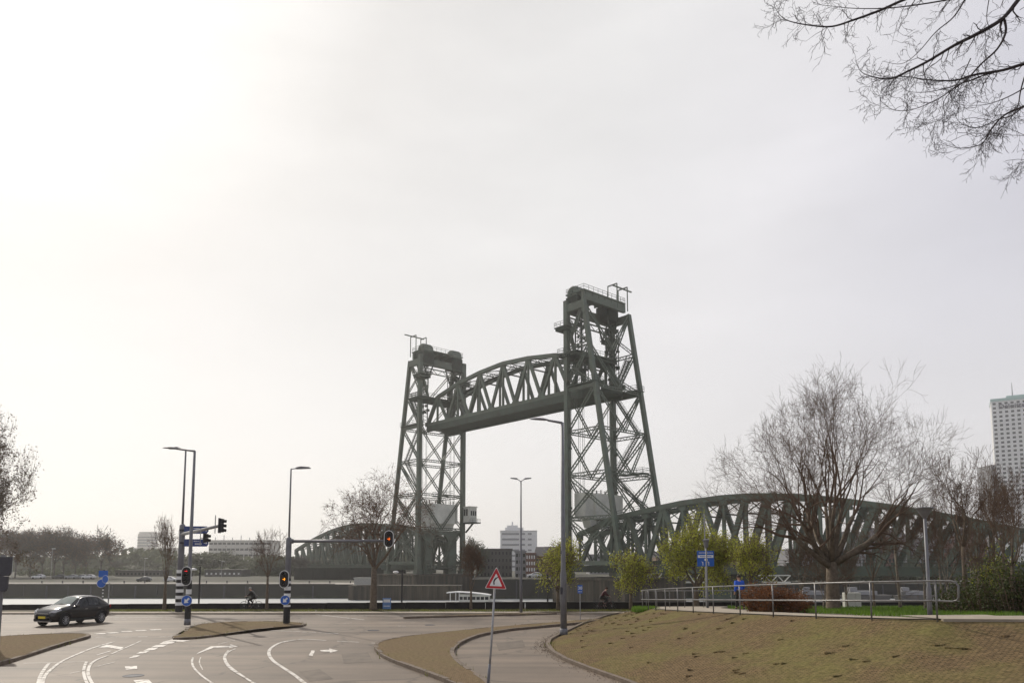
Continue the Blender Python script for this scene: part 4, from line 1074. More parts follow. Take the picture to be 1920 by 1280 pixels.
def round_sign(parent, c, r, fac=0.0, arrow='dl', back=False, name='round_sign'):
    Mx = Matrix.Rotation(fac, 3, 'Z') @ Matrix.Rotation(math.pi/2, 3, 'X'); c = Vector(c)
    d = MB(); d.lathe(c, [(r,0),(r,.015)], 28, M=Mx)
    o = d.build('sign_rim', M['darkgrey'] if back else M['white'], parent)
    d = MB(); d.lathe(c+Matrix.Rotation(fac,3,'Z') @ Vector((0,-.016,0)), [(r*.93,0),(r*.93,.006)], 28, M=Mx); face = d.build(name, M['blue'], parent)
    if arrow:
        th = {'dl': math.radians(225), 'dr': math.radians(-45)}[arrow]
        poly = [(-.62,.17),(-.62,-.17),(-.02,-.17),(-.02,-.52),(.62,0),(-.02,.52),(-.02,.17)]
        a = MB(); pts = []
        for x, z in poly:
            x *= r; z *= r; pts.append(c+Matrix.Rotation(fac,3,'Z') @ Vector((x*math.cos(th)-z*math.sin(th), -.026, x*math.sin(th)+z*math.cos(th))))
        a.prism(pts, (0,.003,0)); a.build('arrow', M['white'], face)
    return o
def mkpole(root, px0, D, h, r, base_b=.9, zb=.12):
    pass
# island lamp with red signal
D = 42.4; b3 = lampg(351,1174,D,.12); l3 = thing('street_lamp', 'grey street lamp on the banded post carrying the red traffic light', 'street lamp', b3); H = Wp(360,845,D).z-.12
cobra(l3, H, math.pi, 1.05, .11, .9)
b = MB(); b.tube([(0,0,.02),(0,0,1.18)], .165, 14); b.build('black_band', M['black'], l3)
for z0, z1, wh in ((1.18,1.5,1),(1.5,1.72,0),(1.72,2.0,1),(2.0,2.5,0),(2.5,2.72,1),(2.72,2.95,0)):
    b = MB(); b.tube([(0,0,z0),(0,0,z1-.003)], .15, 14); b.build('white_band' if wh else 'black_band', M['white'] if wh else M['black'], l3)
s3 = thing('traffic_light', 'traffic light showing a red arrow above a round blue sign', 'traffic light', b3+Vector((-.02,-.24,0))); zc = Wp(350,1079,D).z-.12
signal_head(s3, (-.05,0,zc), (0, M['redlit']), w=.56, h=1.08, arrow=False)
b = MB(); b.box((-.02,.2,zc+.2),(.06,.2,.06)); b.box((-.02,.2,zc-.2),(.06,.2,.06)); b.build('bracket', M['darkgrey'], s3)
rs = thing('road_sign', 'round blue sign with white down-left arrow under the red traffic light', 'road sign', b3+Vector((0,-.2,0)))
round_sign(rs, (0,0,Wp(351,1125,D).z-.12), .31, 0, 'dl')
# mast with long arm over the road (pole at 537-541)
D = 43.6; b4 = lampg(537,1170,D,.12); l4 = thing('signal_mast', 'thick grey mast with lamp on top and a long arm over the road', 'traffic mast', b4)
H = Wp(547,879,D).z-.12; HA = Wp(541,1014,D).z-.12
p = MB(); p.tube([(0,0,0),(0,0,HA+.1),(0,0,HA+.22)], [.17,.165,.13], 14); p.tube([(0,0,HA+.2),(0,0,H)], [.06,.045], 8); p.build('pole', M['pole'], l4, smooth=True)
a = MB(); a.tube([(0,0,H),(.35,0,H+.04)], .03, 6); a.build('arm', M['pole'], l4)
a = MB(); a.prism([(.3,-.15,H),(1.15,-.15,H+.04),(1.1,-.15,H+.11),(.6,-.15,H+.15),(.32,-.15,H+.08)], (0,.3,0)); a.build('lamp_head', M['pole'], l4)
xa = Wp(722,1010,D).x-b4.x
a = MB(); a.tube([(0,0,HA),(xa+.1,0,HA+.02)], [.095,.075], 12); a.tube([(0,0,HA),(.26,0,HA)], .14, 12); a.build('crossarm', M['pole'], l4, smooth=True)
for z0, z1, wh in ((0.02,.95,0),(.95,1.06,1),(1.06,1.22,0),(1.22,1.36,1),(1.36,1.5,0),(1.5,1.72,1),(1.72,1.9,0),(1.9,2.12,1),(2.12,2.3,0),(2.3,2.44,1),(2.44,2.6,0)):
    b = MB(); b.tube([(0,0,z0),(0,0,z1-.003)], .195 if z0 < 1 else .19, 14); b.build('white_band' if wh else 'black_band', M['white'] if wh else M['black'], l4)
s4 = thing('traffic_light', 'traffic light with lit amber arrow mounted low on the thick mast', 'traffic light', b4+Vector((-.12,-.3,0)))
signal_head(s4, (0,0,Wp(536,1085,D).z-.12), (1, M['amber']), w=.55, h=1.02)
rs = thing('road_sign', 'round blue sign with white arrow under the amber traffic light', 'road sign', b4+Vector((-.03,-.26,0)))
round_sign(rs, (0,0,Wp(536,1124,D).z-.12), .29, 0, 'dl')
s5 = thing('traffic_light', 'traffic light with orange arrow hanging at the end of the long arm', 'traffic light', Vector((Wp(730,1010,D).x, D-.2, 0)))
signal_head(s5, (0,0,Wp(730,1010,D).z), (1, M['orange']), w=.56, h=1.0)
# left mast with cantilever arm toward the junction, two side-on signals, two direction signs
D = 54.0; b5 = lampg(335,1148,D,.1); l5 = thing('signal_mast', 'tall grey mast with striped foot and slanting arm left of the red light', 'traffic mast', b5)
H = Wp(344,842,D).z-.1; HM = Wp(340,982,D).z-.1
cob = MB(); cob.tube([(0,0,0),(0,0,HM-.1),(0,0,HM)], [.24,.20,.12], 14); cob.tube([(0,0,HM-.05),(0,0,H)], [.09,.06], 8); cob.build('pole', M['pole'], l5, smooth=True)
a = MB(); a.tube([(0,0,H),(-.5,0,H+.05)], .035, 6); a.build('arm', M['pole'], l5)
a = MB(); a.prism([(-.4,-.15,H),(-1.25,-.15,H+.02),(-1.1,-.15,H+.12),(-.6,-.15,H+.17),(-.4,-.15,H+.1)], (0,.3,0)); a.build('lamp_head', M['pole'], l5)
zA = Wp(338,1001,D).z; e_ = Wp(413,985,42.6); e_ = Vector((e_.x, e_.y, zA+.05))-b5; st_ = Vector((0,0,zA-.1))
a = MB(); a.tube([st_, Vector((e_.x, e_.y, e_.z))], [.13,.085], 12); a.build('crossarm', M['galv'], l5, smooth=True)
z = .02
for k in range(12):
    b = MB(); hgt = .23 if k else .45; b.tube([(0,0,z),(0,0,z+hgt-.003)], .26, 14); b.build('white_band' if k % 2 else 'black_band', M['white'] if k % 2 else M['black'], l5); z += hgt
for (px, D_, lab) in ((415,42.4,'three-lens traffic light seen side-on at the tip of the slanting arm'),(387,45.8,'smaller traffic light seen side-on midway along the slanting arm')):
    c = Wp(px, 985 if px > 400 else 992, D_); zc = zA+.05 if px > 400 else zA-.55
    t = thing('traffic_light', lab, 'traffic light', Vector((c.x, c.y, 0)), 0, None)
    for k, dz in enumerate((.26,0,-.26) if px > 400 else (.13,-.13)):
        h_ = MB(); h_.box((.02,0,zc+dz),(.17,.24,.25)); h_.tube([(.10,0,zc+dz),(.27,0,zc+dz-.02)], [.09,.09], 10, cap=False); h_.build('lamp_housing', M['black'], t)
    b = MB(); b.box((-.10,0,zc),(.04,.36,.85 if px > 400 else .6)); b.build('backboard', M['darkgrey'], t)
    b = MB(); b.bar((-.35,0,zc-.45),(-.35,0,zc+.6), .04); b.bar((-.35,0,zc),(-.1,0,zc), .05); b.build('bracket', M['galv'], t)
def dashes(mb, x0, x1, z, h, y, rnd, gap=.03):
    x = x0
    while x < x1:
        w_ = rnd.uniform(.03,.08); mb.box((x+w_/2, y, z), (w_, .004, h*rnd.uniform(.7,1))); x += w_+rnd.uniform(.012, gap)
for (y0, y1, lab, mt) in ((986,1000,'dark blue direction board above the slanting arm','navy'),(1010,1024,'blue arrow-tipped direction board below the slanting arm','navy')):
    a0 = Wp(345, y1, D-.3); a1 = Wp(391, y0, D-.3); hh = a1.z-a0.z; t = thing('direction_sign', lab, 'direction sign', Vector((a0.x, D-.32, 0)))
    W_ = a1.x-a0.x; b = MB(); b.prism([(0,0,a0.z),(W_-.12,0,a0.z),(W_,0,a0.z+hh*.3),(W_,0,a0.z+hh*.7),(W_-.12,0,a1.z),(0,0,a1.z)], (0,.05,0)); b.build('board', M[mt], t)
    r_ = random.Random(int(y0)); b = MB(); dashes(b, W_*.45, W_*.72, a0.z+hh*.35, hh*.18, -.004, r_); dashes(b, W_*.4, W_*.62, a0.z+hh*.72, hh*.14, -.004, r_)
    b.prism([(W_*.9,-.004,a0.z+hh*.62),(W_*.96,-.004,a0.z+hh*.45),(W_*.9,-.004,a0.z+hh*.28)], (0,.003,0)); b.box((W_*.86,-.004,a0.z+hh*.45),(W_*.08,.003,hh*.08)); b.build('lettering', M['white'], t)
    b = MB(); b.box((-.12,.1,(a0.z+a1.z)/2),(.5,.08,.12)); b.build('bracket', M['darkgrey'], t)
# warning triangle
D = 21.0; base = Gp(916,1293); base.z = 0; c = Wp(930,1090,D); base = Vector((Wp(914,1292,D).x, D, 0))
t = thing('warning_sign', 'red-bordered triangular bend warning sign on a leaning pole', 'road sign', base)
tp = Wp(928,1104,D)-base
p = MB(); p.tube([(0,0,0), (tp.x*.5,0,tp.z*.45), tp+Vector((.02,.04,.5))], [.034,.03,.03], 10); p.build('pole', M['galv'], t, smooth=True)
p = MB(); p.tube([(0,0,0),(tp.x*.28,0,tp.z*.28)], .042, 10); p.build('pole_sleeve', M['pole'], t, smooth=True)
def tri(s_, dx=0, dz=0):
    """outline scaled about the sign centre, slightly tilted"""
    cx, cz = c.x-base.x, Wp(930,1091,D).z
    P3 = [Wp(931,1061.5,D), Wp(950,1104,D), Wp(909,1102,D)]
    return [((q.x-base.x-cx)*s_+cx, (q.z-cz)*s_+cz) for q in P3]
def roundp(pts, k=.07):
    o = []
    for i in range(3):
        a, b, c2 = pts[i-1], pts[i], pts[(i+1) % 3]
        o.append((b[0]+(a[0]-b[0])*k, b[1]+(a[1]-b[1])*k)); o.append((b[0]+(a[0]+c2[0]-2*b[0])*k*.22, b[1]+(a[1]+c2[1]-2*b[1])*k*.22)); o.append((b[0]+(c2[0]-b[0])*k, b[1]+(c2[1]-b[1])*k))
    return o
for s_, y, m_, nm in ((1.0,-.06,'white','sign_plate'),(.93,-.063,'red','red_border'),(.58,-.066,'white','sign_field')):
    b = MB(); b.prism([(x,y,z) for x, z in roundp(tri(s_))], (0,.02 if nm == 'sign_plate' else .002,0)); b.build(nm, M[m_] if nm != 'sign_field' else M['signgrey'] if 'signgrey' in M else M['white'], t)
b = MB(); pts = []
for px, py in ((926.5,1095),(926,1090),(927.5,1086),(930.5,1083),(933.5,1081.5)): q = Wp(px, py, D)-base; pts.append(Vector((q.x,-.0675,q.z)))
for i, (a_, b_) in enumerate(zip(pts, pts[1:])): b.bar(a_, b_+(b_-a_)*.1, .035+.004*i if i < 3 else .03, .002, up=(0,1,0))
b.build('curve_symbol', M['black'], t)
# '30' zone sign
D = 47; base = lampg(1088,1166,D,.0); t = thing('road_sign', 'small blue sign reading 30 on a thin post in the road island', 'road sign', base)
p = MB(); p.tube([(0,0,0),(0,0,Wp(1088,1096,D).z)], .03, 8); p.build('pole', M['galv'], t)
z0, z1 = Wp(1088,1111.5,D).z, Wp(1088,1096,D).z; b = MB(); b.box((0,-.05,(z0+z1)/2),(.30,.02,z1-z0)); b.build('sign_plate', M['blue'], t)
def text(s_, size, loc, m_, parent, name='lettering', rot=(math.pi/2,0,0), ext=.003, bold=0.0):
    cu = bpy.data.curves.new(name, 'FONT'); cu.body = s_; cu.size = size; cu.extrude = ext; cu.align_x = 'CENTER'; cu.align_y = 'CENTER'; cu.offset = bold
    o = bpy.data.objects.new(name, cu); COL.objects.link(o); cu.materials.append(m_); me = bpy.data.meshes.new_from_object(o.evaluated_get(bpy.context.evaluated_depsgraph_get())); bpy.data.objects.remove(o)
    o = bpy.data.objects.new(name, me); COL.objects.link(o); o.parent = parent; o.location = loc; o.rotation_euler = rot; return o
text('30', .27, (0,-.065,z0+(z1-z0)*.62), M['white'], t, bold=.004)
b = MB(); dashes(b, -.1, .1, z0+(z1-z0)*.2, .04, -.063, random.Random(2), .02); b.build('small_lettering', M['white'], t)
# large blue route sign and the park lamp in front of it
D = 49; zg = zpl(0, D)*.55; base = lampg(1331,1139,D, .62); t = thing('direction_sign', 'large square blue route sign with white panel and two arrows', 'direction sign', base)
p = MB(); p.tube([(-.2,.06,0),(-.2,.06,Wp(1331,962,D).z-.62)], [.055,.035], 8); p.build('pole', M['galv'], t)
x0, x1 = Wp(1307,1040,D).x-base.x, Wp(1338.5,1040,D).x-base.x; z0, z1 = Wp(1320,1061,D).z-.62, Wp(1320,1032,D).z-.62
b = MB(); b.box(((x0+x1)/2,0,(z0+z1)/2),(x1-x0,.04,z1-z0)); b.build('sign_plate', M['blue'], t, bevel=.01)
W_, H_ = x1-x0, z1-z0
b = MB(); b.box(((x0+x1)/2,-.024,z0+H_*.64),(W_*.92,.004,H_*.18)); b.box(((x0+x1)/2+.02,-.024,z0+H_*.43),(W_*.2,.004,H_*.12)); b.build('white_panel', M['white'], t)
r_ = random.Random(9); b = MB(); dashes(b, x0+W_*.1, x1-W_*.1, z0+H_*.87, H_*.06, -.023, r_)
for sx_, sg in ((x0+W_*.33,-1),(x0+W_*.68,1)):
    b.box((sx_, -.023, z0+H_*.17), (.04,.004,H_*.22)); b.prism([(sx_-.02,-.023,z0+H_*.27),(sx_+sg*.10,-.023,z0+H_*.34),(sx_+sg*.02,-.023,z0+H_*.2)] if sg < 0 else [(sx_+.02,-.023,z0+H_*.27),(sx_-.1,-.023,z0+H_*.34),(sx_-.02,-.023,z0+H_*.2)], (0,.004,0))
b.build('lettering', M['white'], t)
b = MB(); dashes(b, x0+W_*.16, x1-W_*.16, z0+H_*.64, H_*.07, -.028, r_); b.build('dark_lettering', M['blue'], t)
def park_lamp(label, px, py, D, top, zb_, hw=.29, h2=.16):
    base = lampg(px, py, D, zb_); t = thing('park_lamp', label, 'street lamp', base); H = Wp(px, top, D).z-zb_
    tx = Wp(px, top, D).x-base.x; tx = 0
    p = MB(); p.tube([(0,0,-.1),(0,0,.9),(0,0,.95),(0,0,H-h2)], [.075,.07,.05,.045], 10); p.build('pole', M['pole'], t, smooth=True)
    h_ = MB(); h_.lathe((0,0,H-h2*1.4), [(.06,-.1),(.12,0),(hw*.75,h2*.9),(hw,h2*1.25),(hw*.98,h2*1.4),(hw*.3,h2*1.5)], 20); h_.build('lamp_head', M['pole'], t, smooth=False)
    return t
park_lamp('park lamp with flat bowl head beside the curled railing end', 1744, 1155, 22.8, 951, 1.93, hw=.27)
park_lamp('small park lamp standing in front of the blue route sign', 1327, 1141, 45, 1011, .9, hw=.2, h2=.3)
def quay_post(px, D, top, bot, lab, side=-1, head=True):
    base = lampg(px, bot, D, Wp(px, bot, D).z); t = thing('quay_lamp', lab, 'lamp post', base); H = Wp(px, top, D).z-base.z
    p = MB(); p.tube([(0,0,0),(0,0,H)], [.07,.06], 8); p.build('pole', M['black'], t)
    if head:
        b = MB(); b.bar((0,0,H-.15),(side*.45,0,H-.12),.04); b.build('arm', M['black'], t)
        b = MB(); b.lathe((side*.5,0,H-.3), [(.05,-.02),(.24,.05),(.2,.16),(.06,.2)], 12); b.build('lamp_head', M['white'], t)
quay_post(372, 59, 1062, 1146, 'short black lamp post right of the red traffic light')
quay_post(753, 59, 1067, 1146, 'short black lamp post on the quay in front of the left pier', -1)
quay_post(1027, 59, 1076, 1146, 'thin black post on the quay left of the tall lamp', -1, False)
# left blue sign post
D = 54.5; base = lampg(191,1148,D,.1); t = thing('road_sign', 'striped post with two round blue signs and a square one behind the car', 'road sign', base)
p = MB(); p.tube([(0,0,0),(0,0,Wp(191,1070,D).z)], .05, 8); p.build('pole', M['black'], t)
for k in range(4):
    b = MB(); zz = Wp(191,1104+k*6,D).z-.1; b.tube([(0,0,zz),(0,0,zz-.1)], .056, 8); b.build('white_band', M['white'], t)
X = lambda px: Wp(px,1080,D).x-base.x; Z = lambda py: Wp(191,py,D).z-.1
b = MB(); b.box(((X(186)+X(203))/2,-.07,(Z(1069)+Z(1081))/2),(X(203)-X(186),.03,Z(1069)-Z(1081))); b.build('square_sign', M['blue'], t)
b = MB(); b.box(((X(186)+X(203))/2,-.07,Z(1086)),(X(200)-X(189),.025,.3)); b.build('lower_panel', M['cweight'], t)
round_sign(t, (X(192.5),-.12,Z(1093)), .31, .2, None); round_sign(t, (X(201),-.22,Z(1085)), .29, -.3, None)
t = thing('signpost', 'thin grey empty post just right of the striped sign post', 'post', lampg(202,1148,54.3,.1)); p = MB(); p.tube([(0,0,0),(0,0,Wp(202,1092,54.3).z-.1)], .045, 8); p.build('pole', M['galv'], t)
# traffic light backs at the left frame edge
D = 30; c = Wp(4,1076,D); t = thing('traffic_light', 'dark backs of traffic light boards cut by the left picture edge', 'traffic light', Vector((c.x-.05, D, 0)))
def Zl(py): return Wp(4,py,D).z
def Xl(px): return Wp(px,1076,D).x-c.x+.05
for (xa_, xb_, ya, yb, nm) in ((-14,18.5,1043,1079,'upper_backboard'),(-14,14,1080,1108,'lower_backboard')):
    b = MB(); b.prism([(Xl(xa_),0,Zl(ya)),(Xl(xb_),0,Zl(ya)),(Xl(xb_-.4),0,Zl(yb-5)),(Xl(xb_-3),0,Zl(yb)),(Xl(xa_),0,Zl(yb))], (0,.12,0)); b.build(nm, M['darkgrey'], t, bevel=.01)
b = MB(); b.tube([(Xl(-6),.3,0),(Xl(-6),.3,Zl(1040))], .09, 10); b.build('pole', M['pole'], t)
# information board at the wall
base = lampg(725,1148,56.1,.1); t = thing('information_board', 'small blue and white board leaning against the flood wall', 'board', base)
b = MB(); b.box((0,0,.48),(.62,.05,.82)); b.build('panel', mat('board_blue', (.12,.22,.42), .5), t); b = MB(); b.box((0,-.03,.68),(.5,.004,.22)); b.box((0,-.03,.3),(.45,.004,.05)); b.build('print', M['white'], t)
for sx_ in (-.25,.25):
    b = MB(); b.box((sx_,.05,.25),(.05,.05,.5)); b.build('leg', M['galv'], t)
# ------------------------------------------------------------------ railing
posts = [(1757,20.5),(1634,22.0),(1530,23.9),(1450,26.0),(1388,28.4),(1338,30.9),(1300,33.2),(1271,35.4),(1248,37.7),(1230,40),(1216,42.5),(1205,45)]
rt = thing('railing', 'curving grey tubular handrail along the top of the brick slope', 'railing', (11.75,20.5,2.04)); RO = -Vector(rt.location)
PW = []
for px, D in posts:
    v = Wp(px, 1150, D); v.z = zpl(v.x, D)-.03; PW.append(v)
def crom(P, k=6):
    P2 = [P[0]]+P+[P[-1]]; o = []
    for i in range(1, len(P2)-2):
        for j in range(k):
            t_ = j/k; a, b_, c_, d_ = P2[i-1], P2[i], P2[i+1], P2[i+2]
            o.append(.5*((2*b_)+(-a+c_)*t_+(2*a-5*b_+4*c_-d_)*t_*t_+(-a+3*b_-3*c_+d_)*t_**3))
    return o+[P[-1]]
HR = 1.10; HM_ = .56
up_ = lambda v, h: v+Vector((0,0,h))
d0 = (PW[0]-PW[1]).normalized(); d0.z = 0
end = [up_(PW[0]+d0*.42, HR+.005), up_(PW[0]+d0*.53, HR-.03), up_(PW[0]+d0*.58, HR-.12), up_(PW[0]+d0*.58, HM_+.12), up_(PW[0]+d0*.53, HM_+.03), up_(PW[0]+d0*.42, HM_)]
top_line = crom([up_(v, HR) for v in PW]); mid_line = crom([up_(v, HM_) for v in PW])
# far end turns back and runs along the other side of the path
back = []
for px, D, y in ((1203,46.6,0),(1212,48.0,0),(1232,48.2,0),(1256,47.6,0),(1284,47,0),(1320,46.6,0),(1372,46,0),(1430,45.5,0)):
    v = Wp(px,1145,D); v.z = zpl(v.x, D)-.03; back.append(v)
tl = crom([up_(v, HR) for v in PW+back]); mlx = crom([up_(v, HM_) for v in PW+back])
b = MB(); b.tube([p+RO for p in list(reversed(tl))+end+mlx], .026, 8); b.build('handrail', M['railgrey'], rt, smooth=True)
for v in PW:
    b = MB(); b.tube([v+RO-Vector((0,0,.15)), v+RO+Vector((0,0,HR))], .026, 8); b.build('post', M['railgrey'], rt, smooth=True)
for v in back[1:]:
    b = MB(); b.tube([v+RO-Vector((0,0,.15)), v+RO+Vector((0,0,HR))], .022, 8); b.build('post', M['railgrey'], rt, smooth=True)
# ------------------------------------------------------------------ utility boxes, bench bits on the grass
for px, w_, h_, lab in ((1592,.62,.85,'grey-green utility cabinet on the grass, wider of the two'),(1607,.36,.85,'narrow utility cabinet on the grass right of the wider one')):
    base = Wp(px,1133,44); base.z = zpl(base.x,44)-.02; t = thing('utility_cabinet', lab, 'cabinet', base)
    b = MB(); b.box((0,0,h_/2+.1),(w_,.35,h_)); b.build('body', M['cweight'], t, bevel=.02); b = MB(); b.box((0,-.185,h_/2+.1),(w_*.86,.02,h_*.88)); b.build('door', M['cweight'], t); b = MB(); b.box((0,0,.05),(w_*1.05,.38,.12)); b.build('plinth', M['darkgrey'], t)
# ------------------------------------------------------------------ people
SKIN = mat('skin', (.42,.25,.18), .6, var=.1)
def skin_body(name, joints, edges, m, parent=None, lvl=2):
    me = bpy.data.meshes.new(name); me.from_pydata([j[0] for j in joints], edges, []); me.update()
    o = bpy.data.objects.new(name, me); COL.objects.link(o)
    if parent: o.parent = parent
    sk = o.modifiers.new('skin', 'SKIN'); 
    if not me.skin_vertices: 
        bpy.context.view_layer.objects.active = o
        me.attributes  # noqa
    sv = me.skin_vertices[0].data if me.skin_vertices else None
    if sv is None:
        with bpy.context.temp_override(object=o, active_object=o, selected_objects=[o]):
            bpy.ops.mesh.customdata_skin_add()
        sv = me.skin_vertices[0].data
    for i, j in enumerate(joints): sv[i].radius = (j[1], j[2] if len(j) > 2 else j[1]); sv[i].use_root = (i == 0)
    sb = o.modifiers.new('sub', 'SUBSURF'); sb.levels = lvl; sb.render_levels = lvl
    me.materials.append(m); return o
def figure(label, loc, rz, pose, cloth, legs_m, hair_m, coat_len=.0):
    """pose: dict joint -> (x,y,z); x right, y forward"""
    t = thing('person', label, 'person', loc, rz); p = pose
    names = ['pelvis','waist','chest','neck','head0','head1','hipL','kneeL','ankL','toeL','hipR','kneeR','ankR','toeR','shL','elL','wrL','shR','elR','wrR']
    rad = dict(pelvis=(.15,.11), waist=(.135,.10), chest=(.165,.115), neck=(.055,.055), head0=(.075,.085), head1=(.078,.09), hipL=.09, kneeL=.062, ankL=.042, toeL=.035, hipR=.09, kneeR=.062, ankR=.042, toeR=.035, shL=.065, elL=.045, wrL=.03, shR=.065, elR=.045, wrR=.03)
    J = []; 
    for n in names:
        r = rad[n]; r = r if isinstance(r, tuple) else (r, r); J.append((p[n], r[0], r[1]))
    E_ = [('pelvis','waist'),('waist','chest'),('chest','neck'),('neck','head0'),('head0','head1')]
    for s_ in 'LR': E_ += [('pelvis','hip'+s_),('hip'+s_,'knee'+s_),('knee'+s_,'ank'+s_),('ank'+s_,'toe'+s_),('chest','sh'+s_),('sh'+s_,'el'+s_),('el'+s_,'wr'+s_)]
    E2 = [(names.index(a), names.index(b)) for a, b in E_]
    # palms and fingers continue from the wrists in the same skin
    for s_ in 'LR':
        wv = Vector(p['wr'+s_]); d = (wv-Vector(p['el'+s_])).normalized(); sd = d.cross(Vector((0,1,.01))).normalized() if abs(d.y) < .9 else Vector((1,0,0))
        iw = names.index('wr'+s_); ip = len(J); J.append((tuple(wv+d*.07), .032, .018)); E2.append((iw, ip))
        for k, ln in enumerate((.065,.075,.07,.055)):
            b0 = wv+d*.09+sd*(k-1.5)*.02; i0 = len(J); J.append((tuple(b0), .009, .009)); J.append((tuple(b0+d*ln*.6+Vector((0,.01,0))), .009, .009)); J.append((tuple(b0+d*ln+Vector((0,.025,0))), .008, .008))
            E2 += [(ip, i0), (i0, i0+1), (i0+1, i0+2)]
        i0 = len(J); J.append((tuple(wv+d*.035-sd*.035), .011, .011)); J.append((tuple(wv+d*.08-sd*.055), .009, .009)); E2 += [(iw, i0), (i0, i0+1)]
    skin_body('body', J, E2, SKIN, t)
    # clothing hulls follow the body
    def cl(name, ns, es, k, m_, add=.015):
        Jn = [(p[n], (rad[n][0] if isinstance(rad[n], tuple) else rad[n])*k+add, (rad[n][1] if isinstance(rad[n], tuple) else rad[n])*k+add) for n in ns]
        skin_body(name, Jn, [(ns.index(a), ns.index(b)) for a, b in es], m_, t)
    cl('jacket', ['pelvis','waist','chest','shL','elL','wrL','shR','elR','wrR'], [('pelvis','waist'),('waist','chest'),('chest','shL'),('shL','elL'),('elL','wrL'),('chest','shR'),('shR','elR'),('elR','wrR')], 1.16, cloth, .02)
    cl('trousers', ['pelvis','hipL','kneeL','ankL','hipR','kneeR','ankR'], [('pelvis','hipL'),('hipL','kneeL'),('kneeL','ankL'),('pelvis','hipR'),('hipR','kneeR'),('kneeR','ankR')], 1.08, legs_m, .014)
    for s_ in 'LR':
        a_ = Vector(p['ank'+s_]); tt = Vector(p['toe'+s_]); skin_body('shoe', [(tuple(a_+Vector((0,-.03,-.02))), .055, .05), (tuple(tt), .048, .035)], [(0,1)], M['black'], t)
    hd = Vector(p['head1']); h0 = Vector(p['head0']); f = Vector((0,1,0))
    hb = MB(); rings, n = 8, 12
    for i in range(rings):
        ph = math.pi*.62*i/(rings-1)
        for k in range(n): a_ = 2*math.pi*k/n; hb.v.append(tuple(hd+Vector((math.sin(ph)*math.cos(a_)*.098, math.sin(ph)*math.sin(a_)*.112-.016, math.cos(ph)*.105+.012))))
    for i in range(rings-1):
        for k in range(n): hb.f.append((i*n+k, (i+1)*n+k, (i+1)*n+(k+1)%n, i*n+(k+1)%n))
    hb.build('hair', hair_m, t, smooth=True)
    fb = MB(); mid = h0.lerp(hd, .5)
    for sx_ in (-1, 1): fb.lathe(mid+Vector((sx_*.032,.088,.01)), [(.011,-.004),(.012,.004),(.002,.01)], 8)
    fb.box(mid+Vector((0,.092,-.055)),(.045,.01,.01)); fb.build('face_features', M['black'], t)
    nb = MB(); nb.add([mid+Vector((-.012,.085,.0)), mid+Vector((.012,.085,0)), mid+Vector((.016,.085,-.03)), mid+Vector((-.016,.085,-.03)), mid+Vector((0,.112,-.028))], [(0,1,4),(1,2,4),(2,3,4),(3,0,4)])
    for sx_ in (-1, 1): nb.box(mid+Vector((sx_*.085,0,-.01)), (.02,.035,.055))
    nb.build('nose_and_ears', SKIN, t)
    return t
walk = dict(pelvis=(0,0,.95), waist=(0,.01,1.10), chest=(0,.03,1.33), neck=(0,.05,1.48), head0=(0,.075,1.56), head1=(0,.08,1.65),
    hipL=(-.09,0,.90), kneeL=(-.10,.14,.50), ankL=(-.10,.17,.09), toeL=(-.10,.32,.04), hipR=(.09,0,.90), kneeR=(.10,-.02,.49), ankR=(.10,-.24,.12), toeR=(.10,-.12,.04),
    shL=(-.20,.03,1.39), elL=(-.25,-.06,1.13), wrL=(-.24,.04,.90), shR=(.20,.03,1.39), elR=(.25,.04,1.12), wrR=(.24,.20,.94))
pz = Wp(1388,1142,38); pz.z = zpl(pz.x, 38)+.03
figure('person in a bright blue jacket and dark trousers walking away behind the railing', pz, R(12), walk, mat('blue_jacket', (.02,.10,.55), .7, var=.2, scale=6), M['black'], mat('dark_hair', (.03,.022,.018), .8))
# cyclists
def bicycle(label, loc, rz, m_fr):
    """x forward"""
    t = thing('bicycle', label, 'bicycle', loc, rz)
    for x in (-.53, .53):
        w_ = MB(); n = 26
        pts = [(x+math.cos(2*math.pi*k/n)*.33, 0, .34+math.sin(2*math.pi*k/n)*.33) for k in range(n+1)]
        w_.tube(pts, .017, 6, cap=False); wh = w_.build('wheel', M['black'], t)
        sp_ = MB()
        for k in range(14): a = 2*math.pi*k/14; sp_.bar((x,0,.34),(x+math.cos(a)*.32,0,.34+math.sin(a)*.32),.004)
        sp_.tube([(x,-.04,.34),(x,.04,.34)], .02, 8); sp_.build('spokes', M['galv'], wh)
    f_ = MB(); BB = (-.06,0,.30); ST = (-.2,0,.88); HT = (.38,0,.86)
    for a, b_ in ((BB,ST),(ST,(-.53,0,.34)),(BB,(-.53,0,.34)),(BB,HT),((-.17,0,.75),(.36,0,.82)),(HT,(.53,0,.34))): f_.tube([a,b_], .016, 6)
    f_.tube([HT,(.34,0,1.02)], .015, 6); f_.build('frame', m_fr, t)
    h_ = MB(); h_.tube([(.22,-.28,1.04),(.34,-.12,1.05),(.34,.12,1.05),(.22,.28,1.04)], .013, 6); h_.build('handlebar', M['galv'], t)
    s_ = MB(); s_.prism([(-.33,-.07,.92),(-.33,.07,.92),(-.06,.02,.93),(-.06,-.02,.93)], (0,0,.05)); s_.build('saddle', M['black'], t)
    c_ = MB(); c_.tube([(-.06,.07,.30),(.02,.09,.16)], .012, 6); c_.tube([(-.06,-.07,.30),(-.14,-.09,.44)], .012, 6); c_.build('cranks', M['galv'], t)
    return t
